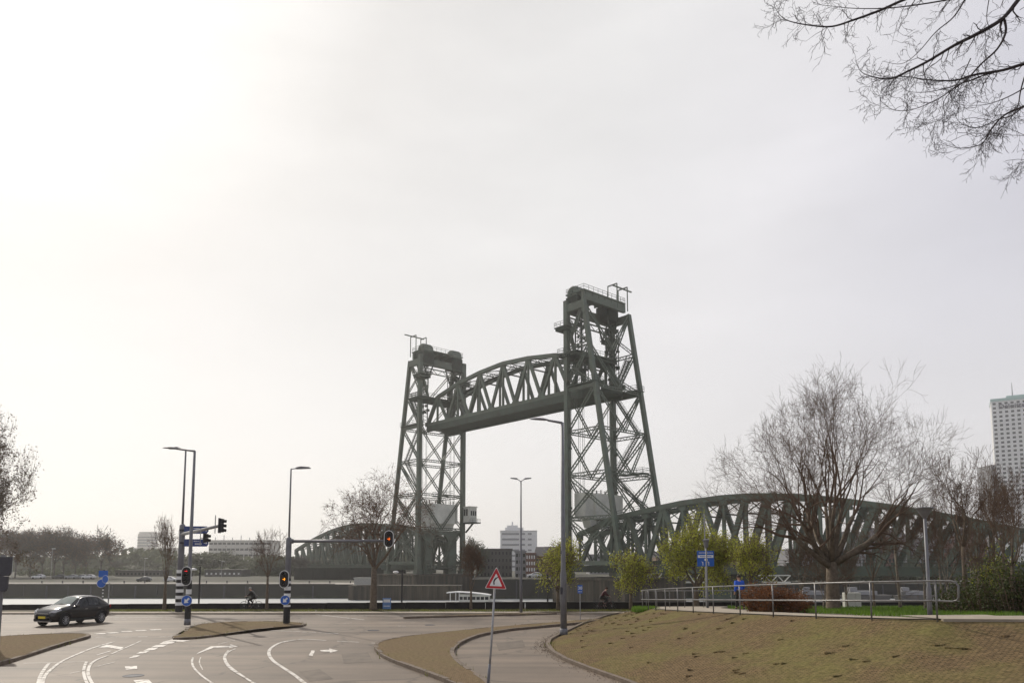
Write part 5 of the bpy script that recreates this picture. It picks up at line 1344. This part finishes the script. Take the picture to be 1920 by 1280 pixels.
ride = dict(pelvis=(0,-.2,1.0), waist=(0,-.14,1.12), chest=(0,-.0,1.33), neck=(0,.08,1.46), head0=(0,.12,1.53), head1=(0,.14,1.62),
    hipL=(-.09,-.19,.97), kneeL=(-.10,.22,.72), ankL=(-.10,.04,.34), toeL=(-.10,.16,.26), hipR=(.09,-.19,.97), kneeR=(.10,.2,.86), ankR=(.10,-.08,.56), toeR=(.10,.04,.49),
    shL=(-.19,.0,1.38), elL=(-.25,.12,1.18), wrL=(-.25,.28,1.08), shR=(.19,.0,1.38), elR=(.25,.12,1.18), wrR=(.25,.28,1.08))
bc = lampg(471,1141,55.6,.1); bicycle('black bicycle ridden leftwards along the flood wall', bc, math.pi, M['black'])
figure('cyclist in dark clothes riding left in front of the flood wall', bc, math.pi/2, ride, M['black'], M['black'], mat('grey_hair', (.30,.28,.26), .8))
bc = lampg(1134,1139,55.6,.1); bicycle('bicycle ridden rightwards near the right bridge pier', bc, 0, mat('maroon_frame', (.08,.02,.025), .5))
figure('cyclist in a dark maroon top riding past the right bridge pier', bc, -math.pi/2, ride, mat('maroon_top', (.07,.022,.026), .8), M['black'], mat('brown_hair', (.06,.035,.025), .8))
# ------------------------------------------------------------------ car
M['carpaint'] = mat('black_car_paint', (.008,.007,.010), .2, var=.1, coat=.5, spec=.4)
M['chrome'] = mat('chrome_trim', (.55,.55,.55), .2, metal=1, var=.05)
M['tyre'] = mat('tyre_rubber', (.02,.02,.02), .85)
M['rim'] = mat('alloy_rim', (.45,.45,.46), .4, metal=.5, var=.1)
M['plate'] = mat('yellow_plate', (.62,.48,.03), .5, var=.05)
M['headl'] = mat('headlamp_glass', (.45,.45,.45), .1, var=.2, spec=.8)
M['taill'] = mat('tail_lamp', (.25,.01,.01), .2)
def car_body_mesh(Lc=4.2, W=1.78, Hc=1.58):
    # stations: x (front = +), half width, z bottom, z shoulder, z top, half width at top
    S = [(2.10,.52,.34,.62,.66,.45),(2.06,.72,.26,.72,.80,.62),(1.88,.84,.22,.80,.92,.70),(1.45,.88,.22,.90,1.02,.74),(1.02,.89,.24,.95,1.08,.74),(.82,.89,.24,.96,1.13,.72),
         (.40,.89,.24,.97,1.38,.64),(.10,.89,.24,.98,1.52,.60),(-.35,.89,.24,.99,1.575,.59),(-.95,.89,.24,1.01,1.56,.58),(-1.40,.88,.24,1.03,1.49,.55),(-1.72,.86,.26,1.06,1.33,.52),(-1.95,.82,.32,1.04,1.12,.55),(-2.06,.72,.40,.90,.94,.60),(-2.09,.60,.45,.75,.80,.5)]
    b = MB(); n = 16
    def ring(s):
        x, hw, zb, zs, zt, ht = s; o = []
        half = [(0,zb),(hw*.75,zb),(hw*.985,zb+.08),(hw,zb+.3),(hw*.985,zs-.10),(hw*.985,zs),(ht+(hw-ht)*.35,zs+(zt-zs)*.55),(ht,zt-.05*(zt-zs)-.01),(ht*.7,zt),(0,zt+.012)]
        for (y, z) in half: o.append((x, y, z))
        for (y, z) in reversed(half[1:-1]): o.append((x, -y, z))
        return o
    rings = [ring(s) for s in S]; n = len(rings[0])
    for r in rings: b.v.extend(r)
    for i in range(len(rings)-1):
        for k in range(n): b.f.append((i*n+k, i*n+(k+1)%n, (i+1)*n+(k+1)%n, (i+1)*n+k))
    b.f.append(tuple(range(n))); b.f.append(tuple(reversed([(len(rings)-1)*n+k for k in range(n)])))
    return b, S
def lerpS(S, x):
    for a, c in zip(S, S[1:]):
        if a[0] >= x >= c[0]:
            f = (a[0]-x)/(a[0]-c[0]); return [a[i]+(c[i]-a[i])*f for i in range(6)]
def make_car(label, loc, rz, paint, cat='car', group=None, detail=True):
    t = thing('parked_car' if not detail else 'car', label, cat, loc, rz, group); b, S = car_body_mesh()
    bo = b.build('body', paint, t, smooth=True); ss = bo.modifiers.new('sub', 'SUBSURF'); ss.levels = 1; ss.render_levels = 1
    def side(x, f, sg, off=.012):   # point on the glasshouse side, f 0 = belt, 1 = roof
        s_ = lerpS(S, x); y0, z0 = s_[1]*.965, s_[3]+.03; y1, z1 = s_[5]+.015, s_[4]-.09
        return Vector((x, sg*(y0+(y1-y0)*f+off), z0+(z1-z0)*f))
    if detail:
        for sg in (-1, 1):
            for (xa, xb, fa, fb, nm) in ((.72,-.28,0,1,'front_window'),(-.34,-1.12,0,1,'rear_window'),(-1.17,-1.55,0,1,'quarter_window')):
                w_ = MB(); xs_ = [xa+(xb-xa)*k/6 for k in range(7)]; vs = []
                for x in xs_:
                    top = 1.0
                    if x > .2: top = max(.12, 1-(x-.2)/.62)
                    if x < -1.15: top = max(.2, 1-(-1.15-x)/.6)
                    vs += [side(x, .0, sg, .02), side(x, top, sg, .02)]
                w_.add(vs, [(2*k,2*k+1,2*k+3,2*k+2) if sg > 0 else (2*k,2*k+2,2*k+3,2*k+1) for k in range(6)]); w_.build('side_window', M['glass'], t)
            tr_ = MB(); tr_.tube([side(x, max(.1, min(1, 1-(x-.2)/.62)) if x > .2 else (1 if x > -1.15 else max(.2, 1-(-1.15-x)/.6)), sg, .03)+Vector((0,0,.03)) for x in (.78,.6,.4,.2,0,-.4,-.8,-1.15,-1.4,-1.6)], .016, 6); tr_.build('window_trim', M['chrome'], t)
            m_ = MB(); m_.box((.62, sg*1.0, 1.04), (.16,.22,.15)); m_.box((.62, sg*.92, .98), (.06,.12,.05)); m_.build('mirror', M['carpaint'], t, bevel=.03)
            h_ = MB(); h_.add([Vector((2.06,sg*.48,.70)), Vector((1.96,sg*.78,.74)), Vector((1.60,sg*.885,.86)), Vector((1.66,sg*.84,.93)), Vector((1.95,sg*.68,.86)), Vector((2.075,sg*.48,.78))], [(0,1,2,3,4,5)])
            ho = h_.build('headlight', M['headl'], t); so_ = ho.modifiers.new('s', 'SOLIDIFY'); so_.thickness = .06; so_.offset = 0
            l_ = MB(); l_.box((-2.0, sg*.66, .93), (.1,.3,.18)); l_.build('tail_light', M['taill'], t, bevel=.02)
            for x in (.15,-.8): d_ = MB(); d_.box((x-.25, sg*.905, .86), (.18,.02,.03)); d_.build('door_handle', M['chrome'], t)
            sk = MB(); sk.box((0, sg*.885, .32), (2.3,.05,.14)); sk.build('side_cladding', M['tyre'], t)
        ws = MB(); vs = []
        for x, f in ((.84,0),(.62,.35),(.40,.7),(.16,.98)):
            s_ = lerpS(S, x)
            vs += [Vector((x+.03, -s_[5]*.93, s_[4]+.012-.03)), Vector((x+.03, 0, s_[4]+.05)), Vector((x+.03, s_[5]*.93, s_[4]+.012-.03))]
        ws.add(vs, [(3*k+j, 3*k+j+1, 3*k+j+4, 3*k+j+3) for k in range(3) for j in (0,1)]); ws.build('windscreen', M['wscreen'], t, smooth=True)
        g_ = MB(); g_.box((2.10,0,.60),(.05,.95,.13)); g_.build('grille', M['tyre'], t); g_ = MB(); g_.box((2.12,0,.70),(.03,.9,.025)); g_.box((2.08,0,.28),(.08,1.15,.035)); g_.build('chrome_strip', M['chrome'], t)
        g_ = MB(); g_.box((2.135,0,.50),(.02,.52,.12)); g_.build('number_plate', M['plate'], t)
        g_ = MB(); g_.box((2.05,0,.36),(.1,1.3,.12)); g_.build('lower_grille', M['tyre'], t)
    for x in (1.33,-1.25):
        for sg in (-1, 1):
            Mx = Matrix.Rotation(math.pi/2*-sg, 3, 'X'); w_ = MB()
            w_.lathe((x, sg*.70, .33), [(.20,0),(.33,.0),(.335,.03),(.335,.18),(.31,.215),(.22,.22)], 24, M=Mx)
            wo = w_.build('wheel', M['tyre'], t, smooth=False)
            if detail:
                r_ = MB(); r_.lathe((x, sg*.70, .33), [(.215,.20),(.215,.225),(.19,.215)], 20, M=Mx)
                for k in range(10): a = 2*math.pi*k/10; c0 = Vector((x, sg*.93, .33)); r_.bar(c0, c0+Vector((math.cos(a)*.2,-sg*.01,math.sin(a)*.2)), .035,.02)
                r_.build('rim', M['rim'], wo)
                ar = MB(); n = 16; ar.tube([(x+math.cos(math.pi*k/n)*.39, sg*.885, .33+math.sin(math.pi*k/n)*.39) for k in range(n+1)], .03, 6); ar.build('wheel_arch', M['tyre'], t)
    return t
M['wscreen'] = mat('windscreen_glass', (.10,.13,.12), .06, var=.1, spec=1.0)
cc = Gp(130,1171); make_car('black hatchback with yellow number plate driving in from the left', Vector((cc.x-.15, 44.4, 0)), R(180+73), M['carpaint']).scale = (.97,.97,1.07)
# ------------------------------------------------------------------ boats
def boat(label, px0, px1, D, top, hullm, long_canopy=True):
    a, b_ = Wp(px0,1110,D), Wp(px1,1110,D); Lb = b_.x-a.x; t = thing('tour_boat' if long_canopy else 'small_boat', label, 'boat', Vector(((a.x+b_.x)/2, D, WZ)), R(-4))
    W_ = 1.5; H = Wp(px0,top,D).z-WZ
    h_ = MB(); n = 12; 
    for k in range(n+1):
        x = -Lb/2+Lb*k/n; f = (1-abs(2*k/n-1)**4); w_ = .25+W_*f; h_.v += [(x,-w_*.7,-.3),(x,w_*.7,-.3),(x,w_,.9),(x,-w_,.9)]
    for k in range(n):
        for j in range(4): h_.f.append((4*k+j, 4*k+(j+1)%4, 4*k+4+(j+1)%4, 4*k+4+j))
    h_.f += [(0,1,2,3),(4*n+3,4*n+2,4*n+1,4*n)]; h_.build('hull', hullm, t)
    c_ = MB(); prof = [(-Lb/2-.3,H-.15),(-Lb*.3,H),(0,H-.12),(Lb*.3,H-.38),(Lb/2-.2,H-.62)]
    for k in range(4):
        (x0,z0),(x1,z1) = prof[k], prof[k+1]; c_.add([(x0,-1.6,z0),(x1,-1.6,z1),(x1,1.6,z1),(x0,1.6,z0),(x0,-1.6,z0-.18),(x1,-1.6,z1-.18),(x1,1.6,z1-.18),(x0,1.6,z0-.18)], [(0,1,2,3),(7,6,5,4),(0,4,5,1),(2,6,7,3)]+([(0,3,7,4)] if k == 0 else [])+([(1,5,6,2)] if k == 3 else []))
    c_.build('canopy', M['white'], t)
    s_ = MB(); s_.box((Lb*.1,0,(.9+H-.5)/2),(Lb*.7,2.6,H-1.5)); s_.build('cabin', M['cweight'], t)
    for k in range(7):
        w_ = MB(); w_.box((-Lb*.2+k*Lb*.1,-1.31,H-1.3),(Lb*.08,.02,.6)); w_.build('window', M['glass'], t)
    for x in (-Lb*.45,-Lb*.32,-Lb*.24):
        p_ = MB(); p_.tube([(x,-1.45,.9),(x,-1.45,H-.2)], .07, 6); p_.build('post', M['white'], t)
    r_ = MB(); r_.box((-Lb*.35,-1.45,1.5),(Lb*.26,.06,.5)); r_.build('side_screen', M['white'], t)
boat('white tour boat with long curved canopy behind the flood wall', 842, 922, 150, 1108, M['cweight'])
boat('small white boat seen through the railing left of the walker', 1350, 1386, 158, 1117, M['white'], False)
# ------------------------------------------------------------------ far bank: trees, cars, buildings
def far_tree_src(name, seed, H, W_, leafm, n, dense=.9, ls=.8, tf=.28, levels=5, m_cr='farbark'):
    rnd = random.Random(seed); tr, cw, tips = tree_geo(rnd, H, 1.1, H*.016, tf, levels=levels, kids=3, crown_w=W_, min_r=.05, up=.35, droop=.2)
    t = thing(name, 'x', 'tree', (0,0,0)); tr.build('trunk', M['farbark'], t); cw.build('crown', M[m_cr], t)
    if leafm: leaves(rnd, tips, n, ls, .7).build('foliage', M[leafm], t)
    return t
srcs = [far_tree_src('bare_tree', 201, 17, 12, 'bud', 2600, ls=.42), far_tree_src('bare_tree', 202, 18, 13, 'bud', 3000, ls=.42), far_tree_src('bare_tree', 203, 16, 11, 'bud', 2200, ls=.42)]
fr = [(6,985,260),(28,995,252),(55,996,262),(78,990,268),(100,988,258),(118,996,270),(140,1004,256),(160,1008,264),(188,990,250)]
desc = ['half hidden by the traffic light backs','under the edge tree, second from the picture edge','third from the left end of the row','broad, with a paler top','tallest of the middle group','narrow, squeezed between two others','low and rounded','just left of the standalone one','standing alone at the right end of the row']
used = set()
for i, (px, top, D) in enumerate(fr):
    s_ = srcs[i % 3]; t = s_ if i % 3 not in used else copy_tree(s_); used.add(i % 3)
    base = Wp(px, 1086, D); base.z = -1.4; H = Wp(px, top, D).z+1.4; k = H/(17,18,16)[i % 3]
    t.location = base; t.scale = (k*1.05, k*1.05, k); t.rotation_euler.z = i*1.3
    tag(t, 'bare hazy tree across the river, '+desc[i], 'tree', 'row of bare trees on the far left bank')
lsrc = far_tree_src('leafy_tree', 210, 12, 13, 'leaf_far', 5200, ls=.75, tf=.12); k0 = True
for px, top, D, w_, lab in ((375,1036,320,90,'rounded grey-green tree mass behind the far road, left of the bare sapling'),(418,1034,330,80,'darker rounded far tree beside the wide pale building'),(452,1052,300,60,'lower olive tree on the far road, right of the rounded ones'),
        (505,1040,290,60,'olive-brown far tree behind the cyclist sapling'),(536,1046,280,50,'brown-green tree next to the thick mast on the far bank'),(305,1066,330,50,'low far tree between the tower block and the mast'),(238,1060,340,70,'low hazy tree mass below the round pale tower'),
        (885,1010,238,44,'pale green tree rising behind the left tower pier'),(870,1040,232,34,'low pale green shrubby tree hugging the left pier')):
    t = lsrc if k0 else copy_tree(lsrc); k0 = False
    base = Wp(px, 1086, D); base.z = -1.4; H = Wp(px, top, D).z+1.4; t.location = base; kx = w_*D/FP/13; t.scale = (kx, kx, H/12); t.rotation_euler.z = px*.1
    tag(t, lab, 'tree', 'leafy trees across the river')
lsrc2 = far_tree_src('bare_tree', 215, 14, 12, None, 0, levels=5)
k0 = True
for px, top, D, lab in ((215,1050,330,'small bare tree right of the row, across the river'),(560,1040,262,'bare tree at the far end of the left span')):
    t = lsrc2 if k0 else copy_tree(lsrc2); k0 = False; base = Wp(px,1086,D); base.z = -1.4; H = Wp(px,top,D).z+1.4; t.location = base; k = H/14; t.scale = (k,k,k); tag(t, lab, 'tree')
# far hazy wood behind everything on the left
rnd = random.Random(5); wd_ = MB()
for _ in range(9000):
    x = rnd.uniform(-420,-60); y = rnd.uniform(420,470); hmax = 7+2.5*math.sin(x*.05)+2.5*math.sin(x*.17+1); z = rnd.uniform(-1,hmax)
    c = Vector((x,y,z)); a = Vector((rnd.gauss(0,1),rnd.gauss(0,1),rnd.gauss(0,1))).normalized(); o = a.orthogonal().normalized(); s_ = rnd.uniform(1.2,2.4); wd_.add([c-o*s_, c+a.cross(o)*s_, c+o*s_, c-a.cross(o)*s_*.7], [(0,1,2,3)])
tag(wd_.build('far_wood', M['leaf_far']), 'distant hazy band of woodland beyond the left bank', 'woodland', kind='stuff')
rnd = random.Random(6); wd_ = MB()
for (xa_, xb_, D0_, D1_, h0_, h1_, n_) in ((-190,-128,285,300,1.5,3.0,1500),(-128,-60,284,296,2.0,4.0,2600),(30,190,210,216,1.5,4.6,6500)):
    for _ in range(n_):
        x = rnd.uniform(xa_,xb_); y = rnd.uniform(D0_,D1_); hm2 = h0_+(h1_-h0_)*(.5+.5*math.sin(x*.31)*math.sin(x*.13+2)); z = rnd.uniform(-1.3,-1.3+hm2)
        c = Vector((x,y,z)); a = Vector((rnd.gauss(0,1),rnd.gauss(0,1),rnd.gauss(0,1))).normalized(); o = a.orthogonal().normalized(); s_ = rnd.uniform(.4,.9); wd_.add([c-o*s_, c+a.cross(o)*s_, c+o*s_, c-a.cross(o)*s_*.7], [(0,1,2,3)])
tag(wd_.build('undergrowth', M['leaf_far']), 'dark undergrowth beneath the far bank trees', 'undergrowth', kind='stuff')
# far cars
cols = {'white': mat('white_car_paint', (.6,.6,.6), .3, coat=.6), 'grey': mat('grey_car_paint', (.22,.23,.24), .3, coat=.6), 'dark': mat('dark_car_paint', (.03,.03,.035), .3, coat=.6)}
csrc = make_car('x', (0,0,0), 0, cols['dark'], group='cars on the far bank road', detail=False); gl = MB()
bS = car_body_mesh()[1]
gl.prism([(.78,-.83,1.03),(.2,-.66,1.43),(-1.15,-.66,1.44),(-1.6,-.8,1.1)], (0,.02,0)); gl.prism([(.78,.81,1.03),(.2,.64,1.43),(-1.15,.64,1.44),(-1.6,.78,1.1)], (0,.02,0)); gl.build('side_window', M['glass'], csrc)
first = True
for px, D, c_, lab in ((270,222,'dark','dark car on the far road below the round pale tower'),(321,221,'white','white car on the far road behind the young tree'),(72,245,'white','white car under the far trees, nearest the picture edge'),(110,247,'dark','dark car parked under the far trees'),(134,243,'grey','grey car parked under the far trees, left of a pair'),
        (152,244,'grey','grey car parked under the far trees, beside the sign post'),(166,243,'white','pale car partly behind the blue signs across the river'),(1002,214,'white','white car parked on the quay left of the tall lamp'),(1013,226,'dark','dark car on the quay next to the white one')):
    t = csrc if first else copy_tree(csrc); first = False
    b_ = Wp(px,1087,D); zz = -1.95 if D < 230 else -1.65
    if px > 900: zz = -.62 if D < 220 else -.7
    t.location = (b_.x, D, zz); t.rotation_euler.z = 0 if px % 2 else math.pi; tag(t, lab, 'car')
    for ch in t.children:
        if ch.name.startswith('body'): ch.material_slots[0].link = 'OBJECT'; ch.material_slots[0].material = cols[c_]
bm_cream = mat('pale_render', (.55,.53,.48), .8, var=.1, scale=.05); bm_white = mat('white_facade', (.68,.68,.67), .7, var=.08, scale=.05); bm_grey = mat('grey_facade', (.25,.25,.26), .8, var=.15, scale=.05)
bm_dark = mat('dark_facade', (.09,.085,.08), .85, var=.2, scale=.1); bm_brick = mat('brown_brick', (.17,.085,.06), .9, var=.25, scale=.6); bm_roof = mat('slate_roof', (.07,.065,.07), .8, var=.2, scale=.3); bm_tan = mat('tan_brick', (.26,.18,.12), .9, var=.2, scale=.5)
def building(name, label, px0, px1, top, D, m, rows, colsn, depth=14, wm='glass', roof=None, ww=.5, wh=.45, zb_=-1.4, z_first=None, trim=True):
    a, b_ = Wp(px0, top, D), Wp(px1, top, D); W_ = b_.x-a.x; H = a.z-zb_
    t = thing(name, label, 'building', Vector(((a.x+b_.x)/2, D, zb_)))
    b = MB(); b.box((0,depth/2,H/2),(W_,depth,H)); b.build('wall', m, t)
    n = 0; rest = MB(); sx_ = W_/colsn; sz = H/rows
    for r_ in range(rows-1, -1, -1):
        for c_ in range(colsn):
            x = -W_/2+sx_*(c_+.5); z = sz*(r_+.5)
            if n < 100:
                w_ = MB(); w_.box((x,-.02,z),(sx_*ww,.12,sz*wh)); w_.build('window', M[wm], t)
            else: rest.box((x,-.02,z),(sx_*ww,.12,sz*wh))
            n += 1
    if rest.v: rest.build('windows_below', M[wm], t)['kind'] = 'stuff'
    if trim:
        b = MB(); b.box((0,depth/2,H+.2),(W_+.5,depth+.5,.4)); b.build('cornice', m, t)
    if roof:
        b = MB(); b.prism([(-W_/2-.3,-.3,H+.4),(-W_/2-.3,depth+.3,H+.4),(-W_/2+.3,depth/2,H+roof)], (W_+.6,0,0)); b.build('roof', bm_roof, t)
    return t, W_, H
# skyscraper
t, W_, H = building('office_tower', 'tall pale skyscraper with lettering near its top at the right edge', 1868, 1972, 748, 690, bm_white, 38, 11, depth=30, ww=.52, wh=.5)
t.rotation_euler.z = R(-31)
text('Deloitte.', 6.4, (-W_/2+17, -.4, H-5.2), mat('sign_letters', (.10,.10,.12), .6), t, bold=.12, ext=.3)
b = MB(); b.box((0,15,H+1.6),(W_*1.02,31,2.6)); b.build('parapet', mat('green_glass', (.35,.5,.46), .2), t)
b = MB(); b.box((6,15,H+4),(W_*.75,24,2.6)); b.build('penthouse', mat('green_glass_roof', (.35,.5,.46), .2), t)
b = MB(); b.tube([(-W_/2+18,10,H+2),(-W_/2+18,10,H+19)], [.6,.2], 6); b.build('antenna', bm_grey, t)
building('office_building', 'darker slab beside the foot of the skyscraper', 1859, 1868, 872, 640, bm_grey, 14, 2, depth=20)
# white stepped office block at the centre
t, W_, H = building('office_building', 'white office block with stepped top and balconies between the towers', 938, 1007, 995, 470, bm_white, 8, 1, depth=16, ww=.02, wh=.02)
for k in range(7):
    b = MB(); b.box((-W_*.22,-.1,H*(k+.5)/7.3+1),(W_*.46,.3,1.1)); b.build('window', M['winblue'] if 'winblue' in M else bm_grey, t)
    for x in (W_*.12,W_*.3): b = MB(); b.box((x,-.1,H*(k+.5)/7.3+1),(W_*.1,.3,1.1)); b.build('window', bm_grey, t)
b = MB(); b.box((-W_*.12,8,H+1.2),(W_*.5,12,2.2)); b.box((-W_*.17,8,H+3),(W_*.3,8,1.6)); b.box((-W_*.17,8,H+5),(1,1,2.6)); b.build('penthouse', bm_white, t)
building('warehouse', 'long dark building with a row of small dormers left of the white block', 893, 960, 1030, 250, bm_dark, 4, 10, depth=16, ww=.4, wh=.4)
t, W_, H = building('house', 'glass-roofed grey house under the white office block', 966, 986, 1034, 236, bm_grey, 4, 3, depth=10, ww=.6, wh=.5)
t, W_, H = building('house', 'brown brick house with two rows of paired windows', 986, 1004, 1038, 234, bm_brick, 4, 4, depth=10, wm='white', ww=.5, wh=.55)
t, W_, H = building('house', 'low brick house with pitched roof right of the brown one', 1004, 1062, 1044, 236, bm_brick, 4, 8, depth=10, ww=.4, wh=.45, roof=3.4)
building('apartment_building', 'tan block rising behind the roofs near the tall lamp', 1022, 1075, 1026, 300, bm_tan, 5, 6, depth=12)
# left hazy buildings
t = thing('round_tower', 'pale cylindrical tower block far off in the haze', 'building', Vector((Wp(276,1030,900).x, 900, -1.4))); H = Wp(276,997,900).z+1.4; rr = 17*900/FP
b = MB(); b.lathe((0,0,0), [(rr,0),(rr,H*.94),(rr*.9,H*.95),(rr*.88,H)], 28); b.build('wall', bm_cream, t, smooth=False)
for k in range(10):
    b = MB(); b.lathe((0,0,H*.08*(k+1.4)), [(rr+.1,0),(rr+.1,1.2)], 28); b.build('window_band', bm_grey, t)
building('apartment_building', 'pale low slab left of the round tower in the haze', 246, 332, 1027, 860, bm_cream, 6, 12, depth=20)
t, W_, H = building('apartment_building', 'wide pale block with rooftop masts behind the direction signs', 392, 508, 1013, 520, bm_cream, 5, 14, depth=22, ww=.8, wh=.35)
for k in range(7):
    b = MB(); x = -W_/2+W_*(k+.6)/7.2; b.tube([(x,2,H),(x,2,H+2.4+(k%2)*1.5)], .25, 5); b.build('rooftop_mast', bm_grey, t)
building('shed', 'long low building with a pale roof edge on the far road', 216, 300, 1070, 275, bm_dark, 1, 12, depth=10, ww=.5, wh=.4)
building('shed', 'low building with pale window frames right of the traffic mast', 384, 452, 1069, 270, bm_dark, 1, 8, depth=10, wm='white', ww=.35, wh=.3)
# right background
for i, (x0, x1, top, D, m_, lab, rf) in enumerate(((1588,1640,1012,330,bm_grey,'grey building seen through the right span beside the big trunk',4),(1640,1700,1008,340,bm_brick,'brown building seen through the right span, roof in haze',5),
        (1700,1765,1018,330,bm_grey,'grey building behind the park lamp across the water',3),(1765,1850,1006,350,bm_brick,'brick block behind the thicket',4),(1480,1588,1030,300,bm_grey,'low grey building behind the big tree trunk',None),
        (1105,1230,1040,330,bm_grey,'pale grey block visible through the truss near the right tower',None),(1230,1480,1046,320,bm_tan,'long tan terrace visible between the green trees',3))):
    building('apartment_building', lab, x0, x1, top, D, m_, 4, 8 if x1-x0 < 120 else 18, depth=14, roof=rf)
# pale truss bridge seen low under the right span
wb = thing('footbridge', 'low white truss bridge seen beneath the right span', 'bridge', Wp(1280,1090,188)); O2 = -Vector(wb.location); D = 188
b = MB(); xs_ = [1170+k*12 for k in range(27)]
for k, px in enumerate(xs_[:-1]):
    a_, b_ = Wp(px,1091,D), Wp(xs_[k+1],1091,D); tz = lambda p_: Wp(p_, 1073 if p_ < 1400 else 1078, D)
    b.bar(a_+O2, b_+O2, .35); b.bar(tz(px)+O2, tz(xs_[k+1])+O2, .3); b.bar((a_ if k % 2 else tz(px))+O2, (tz(xs_[k+1]) if k % 2 else b_)+O2, .22)
b.build('truss', M['cweight'], wb); b = MB(); a_, b_ = Wp(1170,1092,D+2), Wp(1482,1092,D+2); b.bar(a_+O2, b_+O2, 3, .5); b.build('deck', M['steel2'], wb)
for px in (1175, 1330, 1478):
    b = MB(); p_ = Wp(px,1093,D+1); b.box((p_.x+O2.x, 1, (WZ-1-p_.z)/2-.3), (1.6,2.5,p_.z-WZ+1)); b.build('bridge_pier', M['quay'], wb)
# moored barges right
for px, w_, lab in ((1530,60,'pale moored barge low behind the railing, left one'),(1625,80,'pale moored barge with wheelhouse behind the utility cabinets'),(1715,60,'pale moored barge behind the park lamp')):
    c = Wp(px,1100,192); t = thing('barge', lab, 'boat', Vector((c.x,192,WZ))); Lb = w_*192/FP
    b = MB(); b.prism([(-Lb/2,-2,0),(Lb/2-1,-2,0),(Lb/2,-2,1.4),(-Lb/2-.6,-2,1.2)], (0,4,0)); b.build('hull', bm_dark, t)
    b = MB(); b.box((-Lb*.1,0,1.9),(Lb*.55,3,1.0)); b.build('deckhouse', bm_grey, t); b = MB(); b.box((-Lb*.35,0,2.7),(1.8,2.2,1.2)); b.build('wheelhouse', bm_grey, t)
# far-bank lamps
ls0 = None
for px, top, D, lab in ((22,1038,240,'far lamp above the traffic light backs'),(95,1028,250,'far lamp among the bare trees'),(270,1046,260,'far lamp over the low pale-roofed building'),(415,1052,260,'far lamp right of the traffic mast')):
    base = Wp(px,1086,D); base.z = -1.6; t = thing('street_lamp', lab, 'street lamp', base, 0, 'lamps on the far bank'); H = Wp(px,top,D).z+1.6
    p = MB(); p.tube([(0,0,0),(0,0,H)], .09, 6); p.build('pole', M['galv'], t); p = MB(); p.box((.4,0,H),(1.1,.4,.16)); p.build('lamp_head', M['white'], t)
# ------------------------------------------------------------------ haze
hb = MB(); hb.box((0,1500,105),(7600,3400,226)); hz_ = hb.build('haze', M['white']); hz_.data.materials.clear()
hm_ = bpy.data.materials.new('haze'); hm_.use_nodes = True; ht = hm_.node_tree; ht.nodes.clear()
ho = ht.nodes.new('ShaderNodeOutputMaterial'); hv = ht.nodes.new('ShaderNodeVolumePrincipled'); hv.inputs['Color'].default_value = (1,.985,.96,1); hv.inputs['Density'].default_value = .00027; hv.inputs['Anisotropy'].default_value = .68
ht.links.new(hv.outputs[0], ho.inputs['Volume']); hz_.data.materials.append(hm_); tag(hz_, kind='stuff')
